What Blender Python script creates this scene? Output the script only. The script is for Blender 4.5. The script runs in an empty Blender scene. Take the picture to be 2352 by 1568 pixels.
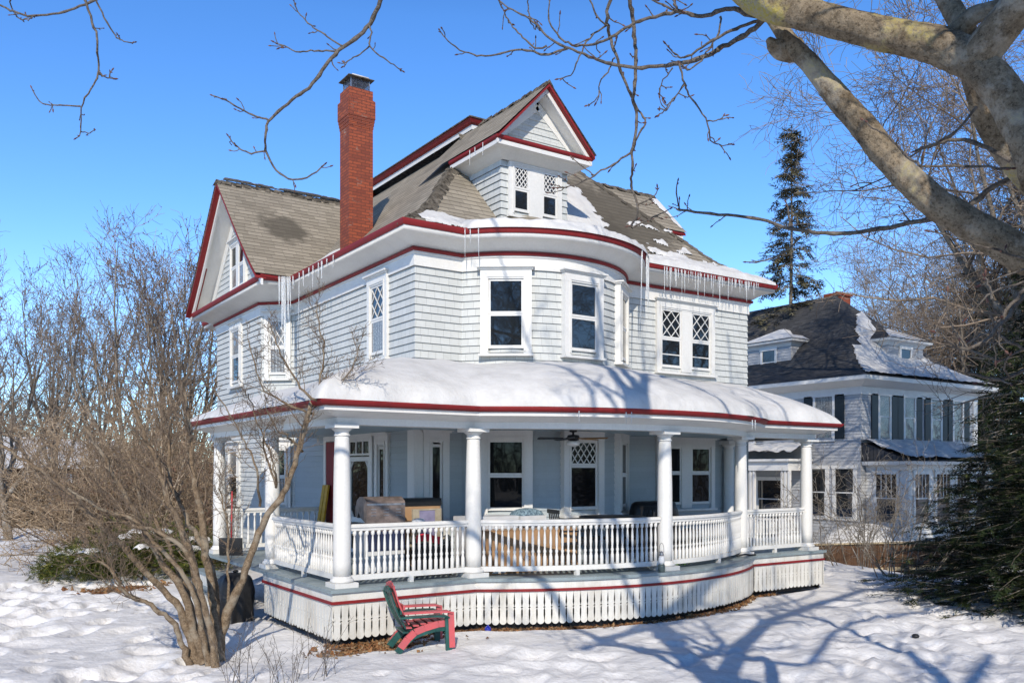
import bpy, math, random
import numpy as np
from mathutils import Matrix, Vector
C = bpy.context.scene.collection
R = math.radians
PI = math.pi
random.seed(11)
# ------------------------------------------------------------------ camera frame (house axes: x along the front, y into depth)
CAM = np.array((-7.47, -14.2, 2.55))
YAW = R(34.1)
FD = np.array((math.sin(YAW), math.cos(YAW)))
RT = np.array((math.cos(YAW), -math.sin(YAW)))
SUN_DIR = (.565, .825)              # horizontal travel direction of the sunlight
FOC, PX0, PY0 = 2000.0, 1176.0, 1080.0
def at(px, py, t):
    """world point seen at photo position px,py (2352 wide) at depth t metres"""
    xy = CAM[:2] + t * (FD + (px - PX0) / FOC * RT)
    return (xy[0], xy[1], CAM[2] - (py - PY0) / FOC * t)
def ground_at(px, t):
    p = at(px, 0, t); return (p[0], p[1])

# ------------------------------------------------------------------ mesh helpers
class MB:
    def __init__(s):
        s.v, s.f, s.m, s.uv, s.sm = [], [], [], [], []
        s.has_uv = False
    def add(s, verts, faces, mat=0, uvs=None, smooth=False):
        o = len(s.v)
        s.v.extend([tuple(p) for p in verts])
        for i, f in enumerate(faces):
            s.f.append([o + k for k in f]); s.m.append(mat); s.sm.append(smooth)
            if uvs is not None:
                s.has_uv = True; s.uv.append(uvs[i])
            else:
                s.uv.append([(0, 0)] * len(f))
    def box(s, x0, y0, z0, x1, y1, z1, mat=0, M=None):
        v = [(x0,y0,z0),(x1,y0,z0),(x1,y1,z0),(x0,y1,z0),(x0,y0,z1),(x1,y0,z1),(x1,y1,z1),(x0,y1,z1)]
        if M is not None: v = [tuple(M @ Vector(p)) for p in v]
        s.add(v, [(0,3,2,1),(4,5,6,7),(0,1,5,4),(1,2,6,5),(2,3,7,6),(3,0,4,7)], mat)
    def bar(s, a, b, w, h, mat=0, up=(0,0,1)):
        """rectangular bar from a to b, w across, h along up"""
        a = Vector(a); b = Vector(b); d = (b - a).normalized(); u = Vector(up)
        x = d.cross(u)
        if x.length < 1e-5: x = d.cross(Vector((1,0,0)))
        x.normalize(); u = x.cross(d).normalized()
        v = []
        for p in (a, b):
            for sx, su in ((-1,-1),(1,-1),(1,1),(-1,1)):
                v.append(p + x*(sx*w/2) + u*(su*h/2))
        s.add(v, [(0,1,2,3),(7,6,5,4),(0,4,5,1),(1,5,6,2),(2,6,7,3),(3,7,4,0)], mat)
    def tube(s, pts, rad, k=8, mat=0, cap=True, smooth=True):
        P = np.array(pts, float); n = len(P)
        r = np.array(rad, float) if np.ndim(rad) else np.full(n, rad)
        T = np.gradient(P, axis=0); T /= np.linalg.norm(T, axis=1)[:, None] + 1e-9
        ref = np.array((0.31, 0.52, 0.79)) if abs(T[0][2]) < .7 else np.array((0.9, 0.4, 0.1))
        A = np.cross(T, ref); A /= np.linalg.norm(A, axis=1)[:, None] + 1e-9
        B = np.cross(T, A)
        an = np.arange(k) * 2*PI/k
        V = P[:,None,:] + r[:,None,None]*(np.cos(an)[None,:,None]*A[:,None,:] + np.sin(an)[None,:,None]*B[:,None,:])
        F = []
        for i in range(n-1):
            for j in range(k):
                j2 = (j+1) % k
                F.append((i*k+j, i*k+j2, (i+1)*k+j2, (i+1)*k+j))
        if cap:
            F.append(tuple(range(k))[::-1]); F.append(tuple((n-1)*k+j for j in range(k)))
        s.add(V.reshape(-1,3).tolist(), F, mat, smooth=smooth)
    def lathe(s, prof, k=20, c=(0,0,0), mat=0, smooth=True, cap=True):
        V, F = [], []
        for (r, z) in prof:
            for j in range(k):
                a = 2*PI*j/k
                V.append((c[0]+r*math.cos(a), c[1]+r*math.sin(a), c[2]+z))
        for i in range(len(prof)-1):
            for j in range(k):
                j2 = (j+1) % k
                F.append((i*k+j, i*k+j2, (i+1)*k+j2, (i+1)*k+j))
        if cap:
            F.append(tuple(range(k))[::-1]); F.append(tuple((len(prof)-1)*k+j for j in range(k)))
        s.add(V, F, mat, smooth=smooth)
    def loft(s, rings, mat=0, closed=False, smooth=False, uv=None):
        """rings: list of equal-length point lists"""
        n = len(rings[0]); V = [p for r in rings for p in r]; F = []; U = [] if uv else None
        for i in range(len(rings)-1):
            for j in range(n if closed else n-1):
                j2 = (j+1) % n
                f = (i*n+j, i*n+j2, (i+1)*n+j2, (i+1)*n+j)
                F.append(f)
                if uv: U.append([uv(k//n, k % n) for k in f])
        s.add(V, F, mat, U, smooth)
    def build(s, name, mats, parent=None, loc=None, M=None):
        me = bpy.data.meshes.new(name)
        me.from_pydata(s.v, [], s.f)
        if not isinstance(mats, (list, tuple)): mats = [mats]
        for m in mats: me.materials.append(m)
        me.polygons.foreach_set('material_index', s.m)
        me.polygons.foreach_set('use_smooth', s.sm)
        if s.has_uv:
            l = me.uv_layers.new(name='UVMap')
            l.data.foreach_set('uv', [c for f in s.uv for p in f for c in p])
        me.update()
        o = bpy.data.objects.new(name, me); C.objects.link(o)
        if parent is not None: o.parent = parent
        if loc is not None: o.location = loc
        if M is not None: o.matrix_local = M
        return o

def np_mesh(name, V, F, mat, parent=None, smooth=True, attr=None):
    """fast mesh from numpy arrays; F is (n,3) or (n,4)"""
    me = bpy.data.meshes.new(name)
    V = np.asarray(V, np.float32); F = np.asarray(F, np.int32); k = F.shape[1]
    me.vertices.add(len(V)); me.vertices.foreach_set('co', V.ravel())
    me.loops.add(F.size); me.loops.foreach_set('vertex_index', F.ravel())
    me.polygons.add(len(F)); me.polygons.foreach_set('loop_start', np.arange(0, F.size, k, dtype=np.int32))
    me.polygons.foreach_set('loop_total', np.full(len(F), k, np.int32))
    me.polygons.foreach_set('use_smooth', np.full(len(F), smooth, bool))
    me.update(calc_edges=True); me.validate()
    for m in (mat if isinstance(mat, (list, tuple)) else [mat]): me.materials.append(m)
    o = bpy.data.objects.new(name, me); C.objects.link(o)
    if parent is not None: o.parent = parent
    return o

def thing(name, label, cat, loc=(0,0,0), rz=0, group=None):
    o = bpy.data.objects.new(name, None); C.objects.link(o)
    o.empty_display_size = .2
    o.location = loc; o.rotation_euler = (0,0,rz); o['label'] = label; o['category'] = cat
    if group: o['group'] = group
    return o
def tag(o, label=None, cat=None, group=None, kind=None):
    for k, v in (('label',label),('category',cat),('group',group),('kind',kind)):
        if v: o[k] = v
    return o
def copy_tree(o, parent=None, label=None, loc=None, rz=None, sc=None):
    c = o.copy(); C.objects.link(c)
    if parent is not None:
        c.parent = parent
    if label: c['label'] = label
    if loc is not None: c.location = loc
    if rz is not None: c.rotation_euler = (0,0,rz)
    if sc is not None: c.scale = sc
    for ch in list(o.children): copy_tree(ch, c)
    return c

# ------------------------------------------------------------------ materials
def nodes_of(name):
    m = bpy.data.materials.new(name); m.use_nodes = True
    nt = m.node_tree; b = nt.nodes['Principled BSDF']
    return m, nt, b
def N(nt, typ, **kw):
    n = nt.nodes.new(typ)
    for k, v in kw.items():
        if k in n.inputs: n.inputs[k].default_value = v
        else: setattr(n, k, v)
    return n
def ramp(nt, fac, stops):
    r = nt.nodes.new('ShaderNodeValToRGB')
    e = r.color_ramp.elements
    while len(e) < len(stops): e.new(.5)
    for i, (p, c) in enumerate(stops):
        e[i].position = p; e[i].color = (*c, 1) if len(c) == 3 else c
    nt.links.new(fac, r.inputs[0]); return r.outputs[0]
def mixc(nt, fac, a, b, mode='MIX'):
    n = nt.nodes.new('ShaderNodeMix'); n.data_type = 'RGBA'; n.blend_type = mode
    for sock, v in ((n.inputs[0], fac), (n.inputs[6], a), (n.inputs[7], b)):
        if hasattr(v, 'links') or hasattr(v, 'is_linked'): nt.links.new(v, sock)
        elif isinstance(v, (int, float)): sock.default_value = v
        else: sock.default_value = (*v, 1) if len(v) == 3 else v
    return n.outputs[2]
def noise(nt, scale, detail=4, rough=.55, coord='Object', stretch=None):
    tc = nt.nodes.new('ShaderNodeTexCoord'); out = tc.outputs[coord]
    if stretch:
        mp = nt.nodes.new('ShaderNodeMapping'); mp.inputs['Scale'].default_value = stretch
        nt.links.new(out, mp.inputs[0]); out = mp.outputs[0]
    n = N(nt, 'ShaderNodeTexNoise', Scale=scale, Detail=detail, Roughness=rough)
    nt.links.new(out, n.inputs['Vector']); return n.outputs[0]
def bump(nt, b, h, strength=.3, dist=.02):
    n = N(nt, 'ShaderNodeBump', Strength=strength, Distance=dist)
    nt.links.new(h, n.inputs['Height']); nt.links.new(n.outputs[0], b.inputs['Normal'])
def simple(name, col, rough=.6, var=.12, scale=6, bmp=0, spec=.4, metal=0, dark=None, stretch=None):
    m, nt, b = nodes_of(name)
    b.inputs['Roughness'].default_value = rough
    b.inputs['Specular IOR Level'].default_value = spec
    b.inputs['Metallic'].default_value = metal
    n = noise(nt, scale, stretch=stretch)
    c0 = dark or tuple(x*(1-var*1.6) for x in col); c1 = tuple(min(1, x*(1+var)) for x in col)
    nt.links.new(ramp(nt, n, [(.3, c0), (.7, c1)]), b.inputs['Base Color'])
    if bmp: bump(nt, b, n, bmp, .02)
    return m
def weathered(name, col, dirt, amount=.35, rough=.45, scale=3.0):
    """painted wood: streaky dirt and slight wear"""
    m, nt, b = nodes_of(name)
    n1 = noise(nt, scale, 5, .6, stretch=(1, 1, .25)); n2 = noise(nt, scale*9, 3, .6)
    f = ramp(nt, n1, [(.45, (0,0,0)), (.75, (amount,)*3)])
    c = mixc(nt, f, col, dirt)
    c = mixc(nt, ramp(nt, n2, [(.35, (.16,)*3), (.6, (0,0,0))]), c, dirt)
    nt.links.new(c, b.inputs['Base Color']); b.inputs['Roughness'].default_value = rough
    bump(nt, b, n2, .06, .01)
    return m
def siding(name, c1, c2, mortar, row, width, msize=.004, rough=.6, mott=.2):
    m, nt, b = nodes_of(name)
    uv = nt.nodes.new('ShaderNodeUVMap')
    br = N(nt, 'ShaderNodeTexBrick', Scale=1.0)
    br.inputs['Color1'].default_value = (*c1, 1); br.inputs['Color2'].default_value = (*c2, 1)
    br.inputs['Mortar'].default_value = (*mortar, 1); br.inputs['Mortar Size'].default_value = msize
    br.inputs['Mortar Smooth'].default_value = .3
    br.inputs['Brick Width'].default_value = width; br.inputs['Row Height'].default_value = row
    br.offset_frequency = 2; br.offset = .37; br.squash = .8; br.squash_frequency = 3
    nt.links.new(uv.outputs[0], br.inputs['Vector'])
    n1 = noise(nt, 1.3, 5, .62); n2 = noise(nt, 22, 3)
    c = mixc(nt, ramp(nt, n1, [(.42, (0,0,0)), (.8, (mott,)*3)]), br.outputs[0], tuple(x*.72 for x in c2))
    c = mixc(nt, ramp(nt, n2, [(.3, (.12,)*3), (.6, (0,0,0))]), c, tuple(x*.6 for x in c2))
    nt.links.new(c, b.inputs['Base Color']); b.inputs['Roughness'].default_value = rough
    b.inputs['Specular IOR Level'].default_value = .25
    bump(nt, b, n2, .12, .01)
    return m
def roofing(name, c1, c2, gap, row=.165, width=.34, spot_tint=(0,0,0), dark_spots=(), dark_amt=.5, bias=0.0):
    m, nt, b = nodes_of(name)
    uv = nt.nodes.new('ShaderNodeUVMap')
    br = N(nt, 'ShaderNodeTexBrick', Scale=1.0)
    br.inputs['Color1'].default_value = (*c1, 1); br.inputs['Color2'].default_value = (*c2, 1)
    br.inputs['Mortar'].default_value = (*[x*.72 for x in c2], 1); br.inputs['Mortar Size'].default_value = .006
    br.inputs['Mortar Smooth'].default_value = .2; br.inputs['Bias'].default_value = bias
    br.inputs['Brick Width'].default_value = width; br.inputs['Row Height'].default_value = row
    br.offset_frequency = 2; br.offset = .45; br.squash = .7; br.squash_frequency = 3
    nt.links.new(uv.outputs[0], br.inputs['Vector'])
    n1 = noise(nt, .55, 6, .62); n2 = noise(nt, 40, 2)
    sx = nt.nodes.new('ShaderNodeSeparateXYZ'); nt.links.new(uv.outputs[0], sx.inputs[0])
    wv = N(nt, 'ShaderNodeMath', operation='MULTIPLY_ADD'); nt.links.new(noise(nt, 3.5, 2), wv.inputs[0]); wv.inputs[1].default_value = .05; nt.links.new(sx.outputs[1], wv.inputs[2])
    dv = N(nt, 'ShaderNodeMath', operation='DIVIDE'); nt.links.new(wv.outputs[0], dv.inputs[0]); dv.inputs[1].default_value = row
    fr = N(nt, 'ShaderNodeMath', operation='FRACT'); nt.links.new(dv.outputs[0], fr.inputs[0])
    c = mixc(nt, ramp(nt, fr.outputs[0], [(.0, (.85,)*3), (.13, (.7,)*3), (.2, (0,0,0))]), br.outputs[0], gap)
    c = mixc(nt, ramp(nt, n1, [(.5, (0,0,0)), (.72, (dark_amt,)*3)]), c, tuple(x*.35 for x in c1))
    c = mixc(nt, ramp(nt, n2, [(.3, (.25,)*3), (.65, (0,0,0))]), c, tuple(x*.5 for x in c1))
    for (p, rad, amt) in dark_spots:
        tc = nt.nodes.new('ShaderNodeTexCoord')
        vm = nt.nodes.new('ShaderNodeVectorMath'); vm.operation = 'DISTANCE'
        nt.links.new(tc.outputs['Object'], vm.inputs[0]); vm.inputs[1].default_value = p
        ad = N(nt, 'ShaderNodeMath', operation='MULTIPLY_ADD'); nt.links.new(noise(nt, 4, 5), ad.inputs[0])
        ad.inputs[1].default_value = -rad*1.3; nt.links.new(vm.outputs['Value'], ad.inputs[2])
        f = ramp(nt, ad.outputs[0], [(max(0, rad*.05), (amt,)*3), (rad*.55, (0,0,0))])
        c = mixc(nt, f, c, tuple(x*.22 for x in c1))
    nt.links.new(c, b.inputs['Base Color']); b.inputs['Roughness'].default_value = .85
    b.inputs['Specular IOR Level'].default_value = .2
    bump(nt, b, br.outputs['Fac'], -.6, .02)
    return m
def glass(name, base=(.012,.015,.018), ior=1.75, curtain=None):
    m, nt, b = nodes_of(name)
    if curtain:
        w = N(nt, 'ShaderNodeTexWave', Scale=4.0, Distortion=3.0); w.bands_direction = 'X'
        tc = nt.nodes.new('ShaderNodeTexCoord'); nt.links.new(tc.outputs['Object'], w.inputs['Vector'])
        n = noise(nt, 26, 3, .6)
        c = mixc(nt, w.outputs['Fac'], tuple(x*.45 for x in curtain), curtain)
        c = mixc(nt, ramp(nt, n, [(.4, (.6,)*3), (.6, (0,0,0))]), c, base)
        nt.links.new(c, b.inputs['Base Color'])
    else:
        b.inputs['Base Color'].default_value = (*base, 1)
    b.inputs['Roughness'].default_value = .02; b.inputs['IOR'].default_value = ior
    n = noise(nt, 1.6, 2, .5); bump(nt, b, n, .1, .015)
    return m
def snow_mat(name, bumpscale=9, strength=.35, tint=(.64,.635,.62)):
    m, nt, b = nodes_of(name)
    n1 = noise(nt, bumpscale, 6, .6); n2 = noise(nt, 60, 3, .6)
    n0 = noise(nt, bumpscale*.35, 6, .65)
    nt.links.new(ramp(nt, n0, [(.32, tuple(x*.84 for x in tint)), (.55, tint), (.75, tuple(min(.93, x*1.06) for x in tint))]), b.inputs['Base Color'])
    b.inputs['Roughness'].default_value = .7; b.inputs['Specular IOR Level'].default_value = .2
    ad = N(nt, 'ShaderNodeMath', operation='MULTIPLY_ADD'); nt.links.new(n2, ad.inputs[0]); ad.inputs[1].default_value = .12
    nt.links.new(n1, ad.inputs[2]); bump(nt, b, ad.outputs[0], strength, .05)
    return m
def bark(name, c0, c1, lich=None, moss=None, scale=14, strength=.7):
    m, nt, b = nodes_of(name)
    n1 = noise(nt, scale, 8, .7); n2 = noise(nt, 3.4, 6, .68); n3 = noise(nt, 1.7, 5, .65); n4 = noise(nt, 48, 4, .7); n5 = noise(nt, 120, 2, .6)
    c = ramp(nt, n1, [(.32, c0), (.62, c1)])
    c = mixc(nt, ramp(nt, n4, [(.36, (.7,)*3), (.5, (0,0,0))]), c, tuple(x*.45 for x in c0))
    if lich: c = mixc(nt, ramp(nt, n2, [(.5, (0,0,0)), (.60, (.7,)*3)]), c, lich)
    c = mixc(nt, ramp(nt, n5, [(.55, (0,0,0)), (.7, (.35,)*3)]), c, tuple(min(1, x*1.5) for x in c1))
    if moss:
        mm = N(nt, 'ShaderNodeMath', operation='MULTIPLY'); nt.links.new(ramp(nt, n3, [(.57, (0,0,0)), (.66, (.9,.9,.9))]), mm.inputs[0])
        nt.links.new(ramp(nt, n4, [(.38, (.1,)*3), (.56, (1,1,1))]), mm.inputs[1])
        c = mixc(nt, mm.outputs[0], c, moss)
    nt.links.new(c, b.inputs['Base Color']); b.inputs['Roughness'].default_value = .9
    b.inputs['Specular IOR Level'].default_value = .1
    ad = N(nt, 'ShaderNodeMath', operation='MULTIPLY_ADD'); nt.links.new(n4, ad.inputs[0]); ad.inputs[1].default_value = .5; nt.links.new(n1, ad.inputs[2])
    bump(nt, b, ad.outputs[0], strength, .02)
    return m

M = {}
M['shingle'] = siding('painted_shingle', (.52,.535,.515), (.575,.59,.57), (.36,.37,.36), .14, .20, .0042)
M['clap'] = siding('painted_clapboard', (.39,.44,.455), (.43,.48,.495), (.30,.335,.345), .12, 3.1, .002)  # house siding darkened: the porch's shade is put into the colour
M['white'] = weathered('white_paint', (.72,.71,.675), (.46,.46,.44), .25)
M['whitedirty'] = weathered('worn_white_paint', (.72,.71,.66), (.36,.32,.25), .6, .55, 4)
M['red'] = weathered('red_paint', (.235,.009,.010), (.10,.007,.008), .6, .62)
M['deck'] = weathered('blue_grey_deck_paint', (.26,.315,.33), (.12,.16,.17), .8, .5, 2.5)
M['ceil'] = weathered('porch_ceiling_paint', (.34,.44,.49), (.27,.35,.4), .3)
M['roof'] = roofing('tan_asphalt_shingle', (.36,.318,.252), (.255,.224,.175), (.06,.05,.04), dark_spots=(((.0,6.95,8.6),.62,.8),((6.3,1.5,8.5),1.6,.8),((4.8,.9,7.8),1.2,.9)), dark_amt=.55)  # one dark blotch on the wing roof, wet patches right of the dormer
M['roofcap'] = simple('dark_ridge_shingle', (.125,.11,.09), .95, .5, 9, .5, .08)
M['snow'] = snow_mat('roof_snow', 6, .5)
M['gsnow'] = snow_mat('trampled_snow', 8, .7, (.80,.79,.775))
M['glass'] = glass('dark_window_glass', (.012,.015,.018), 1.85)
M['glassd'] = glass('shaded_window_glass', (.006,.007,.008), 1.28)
M['gap'] = simple('shingle_gap', (.10,.105,.11), .9, .2, 9)
M['glassc'] = glass('curtained_window_glass', (.05,.055,.06), 1.6, (.42,.42,.40))
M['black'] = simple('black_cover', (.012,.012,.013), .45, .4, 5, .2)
M['metal'] = simple('galvanised_metal', (.35,.35,.36), .4, .3, 12, 0, .5, .8)
M['brick'] = None
def brick_mat():
    m, nt, b = nodes_of('red_brick')
    uv = nt.nodes.new('ShaderNodeUVMap')
    br = N(nt, 'ShaderNodeTexBrick', Scale=1.0)
    br.inputs['Color1'].default_value = (.36,.08,.032,1); br.inputs['Color2'].default_value = (.205,.045,.024,1)
    br.inputs['Mortar Size'].default_value = .009; br.inputs['Mortar Smooth'].default_value = .1
    br.inputs['Brick Width'].default_value = .2; br.inputs['Row Height'].default_value = .068
    nt.links.new(uv.outputs[0], br.inputs['Vector'])
    n1 = noise(nt, 1.6, 4); n2 = noise(nt, 30, 3)
    mort = ramp(nt, n1, [(.58, (.13,.035,.02)), (.68, (.42,.34,.27))])
    nt.links.new(mort, br.inputs['Mortar'])
    c = mixc(nt, ramp(nt, n2, [(.3, (.4,)*3), (.6, (0,0,0))]), br.outputs[0], (.10,.022,.012))
    nt.links.new(c, b.inputs['Base Color']); b.inputs['Roughness'].default_value = .85
    bump(nt, b, br.outputs['Fac'], -.5, .01)
    return m
M['brick'] = brick_mat()
def ice_mat():
    m, nt, b = nodes_of('icicle_ice')
    b.inputs['Base Color'].default_value = (.90,.93,.95,1); b.inputs['Roughness'].default_value = .12
    b.inputs['Transmission Weight'].default_value = .55; b.inputs['IOR'].default_value = 1.31
    n = noise(nt, 30, 2); bump(nt, b, n, .3, .01)
    return m
M['ice'] = ice_mat()
# ================================================================== THE VICTORIAN HOUSE
HOUSE = thing('victorian_house', 'large pale grey shingled house with wraparound porch, red gutters and snowy roof', 'house')
BC, BR = (3.0, 1.32), 2.4            # round bay
def arc(c, r, y0, n, x_clip=None):
    """front half of a circle from its left to its right crossing of y=y0"""
    h = math.sqrt(max(1e-6, r*r - (c[1]-y0)**2)); a = math.atan2(h, c[1]-y0)
    return [(c[0]+r*math.sin(t), c[1]-r*math.cos(t)) for t in np.linspace(-a, a, n)]
NA = 33
def wall_path(y0=0.0, x0=0.0, x1=8.97, r=BR, yb=12.2):
    return [(x1, yb), (x1, y0)] + arc(BC, r, y0, NA)[::-1] + [(x0, y0), (0, 6.17), (-.63, 6.8), (-.63, 10.6), (0, 11.23), (0, yb)]
WP = wall_path()
EP = [(9.47, 12.7), (9.47, -.5)] + arc(BC, BR+.5, -.5, NA)[::-1] + [(-.5, -.5), (-.5, 5.25), (-1.15, 5.25), (-1.15, 11.45), (-.5, 11.45), (-.5, 12.7)]
def lerp_path(f, z):
    return [(w[0]+f*(e[0]-w[0]), w[1]+f*(e[1]-w[1]), z) for w, e in zip(WP, EP)]
def cumlen(path):
    s = [0]
    for a, b in zip(path, path[1:]): s.append(s[-1] + math.hypot(b[0]-a[0], b[1]-a[1]))
    return s
def offset(path, d, closed=False):
    n = len(path); out = []
    for i in range(n):
        p = path[i]
        a = path[i-1] if (i > 0 or closed) else None
        b = path[(i+1) % n] if (i < n-1 or closed) else None
        def nrm(u, v):
            l = math.hypot(v[0]-u[0], v[1]-u[1]) or 1
            return ((v[1]-u[1])/l, -(v[0]-u[0])/l)
        if a is None: m = nrm(p, b); k = 1
        elif b is None: m = nrm(a, p); k = 1
        else:
            n1, n2 = nrm(a, p), nrm(p, b)
            m = (n1[0]+n2[0], n1[1]+n2[1]); l = math.hypot(*m) or 1; m = (m[0]/l, m[1]/l)
            k = 1/max(.35, m[0]*n1[0]+m[1]*n1[1])
        out.append((p[0]+m[0]*d*k, p[1]+m[1]*d*k))
    return out
# path runs back-right -> front -> left, so outward is on the right-hand side of travel: sign check below
_s = offset([(8.97, 5), (8.97, 0), (5, 0)], 1)
SG = 1 if _s[0][0] > 8.97 else -1
def off(path, d): return offset(path, d*SG)
def siding_walls(path, z0, z1, row=.12, lip=.022):
    mb = MB(); inner = off(path, .001); outer = off(path, lip); s = cumlen(path)
    n = int(math.ceil((z1-z0)/row - 1e-6)); k = len(path)
    for i in range(n):
        za = z0 + i*row; zb = min(z1, za+row)
        rings = [[(*p, za) for p in inner], [(*p, za) for p in outer], [(*p, zb) for p in inner]]
        V = [p for r in rings for p in r]; F = []; U = []
        jj = (i*.618 % 1)*.4
        for j in range(k-1):
            F.append((j, j+1, k+j+1, k+j)); U.append([(s[j]+jj, za+.002), (s[j+1]+jj, za+.002), (s[j+1]+jj, za+.004), (s[j]+jj, za+.004)])
            F.append((k+j, k+j+1, 2*k+j+1, 2*k+j)); U.append([(s[j]+jj, za+.001), (s[j+1]+jj, za+.001), (s[j+1]+jj, zb-.001), (s[j]+jj, zb-.001)])
        mb.add(V, F, 0, U)
    for q in range(0, len(mb.m), 2): mb.m[q] = 1
    return mb
iw = len(WP)-5
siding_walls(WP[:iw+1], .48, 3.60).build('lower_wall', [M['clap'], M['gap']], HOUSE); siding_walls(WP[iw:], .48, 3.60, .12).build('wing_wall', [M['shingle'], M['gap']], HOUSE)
siding_walls(WP, 3.64, 6.48, .14, .023).build('upper_wall', [M['shingle'], M['gap']], HOUSE)
# white frieze, red band, cove, fascia, red gutter
def ring_sweep(mb, prof, fn, mat=0, smooth=False):
    mb.loft([fn(*p) for p in prof], mat, smooth=smooth)
wo = lambda d, z: [(*p, z) for p in off(WP, d)]
mb = MB(); ring_sweep(mb, [(.022,6.30),(.045,6.30),(.045,6.52),(.07,6.53),(.07,6.56),(.0,6.56)], wo); mb.build('frieze_board', M['white'], HOUSE)
mb = MB(); ring_sweep(mb, [(.0,6.563),(.10,6.563),(.115,6.59),(.10,6.625),(.0,6.625)], wo); mb.build('red_moulding', M['red'], HOUSE)
mb = MB(); ring_sweep(mb, [(.02,6.628),(.14,6.632),(.22,6.65),(.36,6.70),(.52,6.755),(.68,6.79),(.86,6.80),(.93,6.80),(.93,6.875)], lerp_path, 0, True); mb.build('coved_cornice', M['white'], HOUSE)
mb = MB(); ring_sweep(mb, [(.90,6.878),(.97,6.878),(1.0,6.90),(1.03,6.94),(1.03,6.985),(.99,6.985),(.97,6.96),(.90,6.96)], lerp_path); mb.build('gutter', M['red'], HOUSE)

# ---- main roof: rings stepping inward and up, flared at the eaves
KB = 1.66
def zprof(s):
    if s < .6: return 6.96 + .55*s
    t = s-.6
    return 6.96+.33 + (.60*t + .43*(t*t/1.2) if t < .6 else .60*.6+.43*.3 + 1.03*(t-.6))
SMAX = 3.70
def ring(s):
    s_ = s
    r = (BR+.5) - KB*s_; y0 = -.5+s_
    h2 = r*r - (BC[1]-y0)**2
    if h2 > 1e-4 and r > 0 and r > BC[1]-y0:
        A = arc(BC, r, y0, NA)
    else:
        w = 1.0*max(.0, 1-s_/SMAX); A = [(x, y0) for x in np.linspace(3.0-w-.2, 3.0+w+.2, NA)]
    return [(9.47-s_, 12.7-s_), (9.47-s_, y0)] + A[::-1] + [(-.5+s_, y0), (-.5+s_, 12.7-s_)]
def roof_front_y(x, s):
    y = -.5+s; r = (BR+.5)-KB*s
    if r > 0 and abs(x-BC[0]) < r: y = min(y, BC[1]-math.sqrt(r*r-(x-BC[0])**2))
    return y
mb = MB()
ss = [0,.1,.2,.35,.5,.6,.7,.8,.9,1.0,1.1,1.2,1.35,1.5,1.65,1.8,2.1,2.4,2.8,3.2,SMAX]
rr = [ring(s) for s in ss]; kk = len(rr[0]); dist = [0]
for a, b in zip(ss, ss[1:]): dist.append(dist[-1] + math.hypot(b-a, zprof(b)-zprof(a)))
V = [(*p, zprof(ss[i])) for i, r in enumerate(rr) for p in r]; F = []; U = []
for i in range(len(ss)-1):
    for j in range(kk-1):
        f = (i*kk+j, i*kk+j+1, (i+1)*kk+j+1, (i+1)*kk+j)
        side = 1 if j in (0, kk-2) else 0
        F.append(f); U.append([((V[q][1] if side else V[q][0]) + (20 if side else 0), dist[q//kk]) for q in f])
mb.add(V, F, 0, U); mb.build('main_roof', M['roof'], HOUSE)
# ragged dark shingles over the near hip ridges
def ridge_caps(pa, pb, n, w, rng, sag=None, lift=.03):
    mb = MB()
    for i in range(n):
        t = (i+.5)/n; a = Vector(pa(t-.5/n)); b = Vector(pa(min(1, t+.62/n))); d = (b-a)
        L = d.length; d.normalize(); side = Vector((d.y, -d.x, 0)).normalized()
        lf = lift+rng.uniform(-.012, .022)
        for sgn in (-1, 1):
            ww = w*rng.uniform(.55, 1.2); j = rng.uniform(-.06, .06)
            p = [a + Vector((0,0,lf+.012)), b + Vector((0,0,lf)), b + side*sgn*ww + d*j + Vector((0,0,pb)), a + side*sgn*ww + d*j + Vector((0,0,pb))]
            mb.add(p, [(0,1,2,3) if sgn > 0 else (3,2,1,0)])
            q = [a + Vector((0,0,lf+.012)), p[3], p[3]-Vector((0,0,.03)), a - Vector((0,0,.02))]
            mb.add(q, [(0,1,2,3)])
    return mb
rg = random.Random(3)
hipf = lambda t: (-.5+(.1+3.55*t), -.5+(.1+3.55*t), zprof(.1+3.55*t))
ridge_caps(hipf, -.08, 62, .17, rg).build('hip_ridge', M['roofcap'], HOUSE)
hipr = lambda t: (9.47-(.1+3.55*t), -.5+(.1+3.55*t), zprof(.1+3.55*t))
ridge_caps(hipr, -.08, 44, .13, rg, lift=.02).build('hip_ridge', M['roof'], HOUSE)
# ---- flat-topped crown of the roof with its own red fascia
ca, cb, cc, cd = 3.05, 2.98, 5.92, 9.22
def rect(d, z): return [(ca-d, cb-d, z), (cc+d, cb-d, z), (cc+d, cd+d, z), (ca-d, cd+d, z)]
mb = MB(); mb.loft([rect(.02,10.42), rect(.02,10.53), rect(0,10.53)], 0, True); mb.build('crown_fascia', M['white'], HOUSE)
mb = MB(); mb.loft([rect(.02,10.532), rect(.08,10.56), rect(.13,10.64), rect(.0,10.66)], 0, True); mb.build('crown_moulding', M['red'], HOUSE)
mb = MB(); mb.loft([rect(.15,10.645), rect(.15,10.675), rect(-1.4,10.86)], 0, True); mb.add(rect(-1.4,10.86), [(0,1,2,3)]); mb.build('crown_roof', M['roofcap'], HOUSE)

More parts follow.
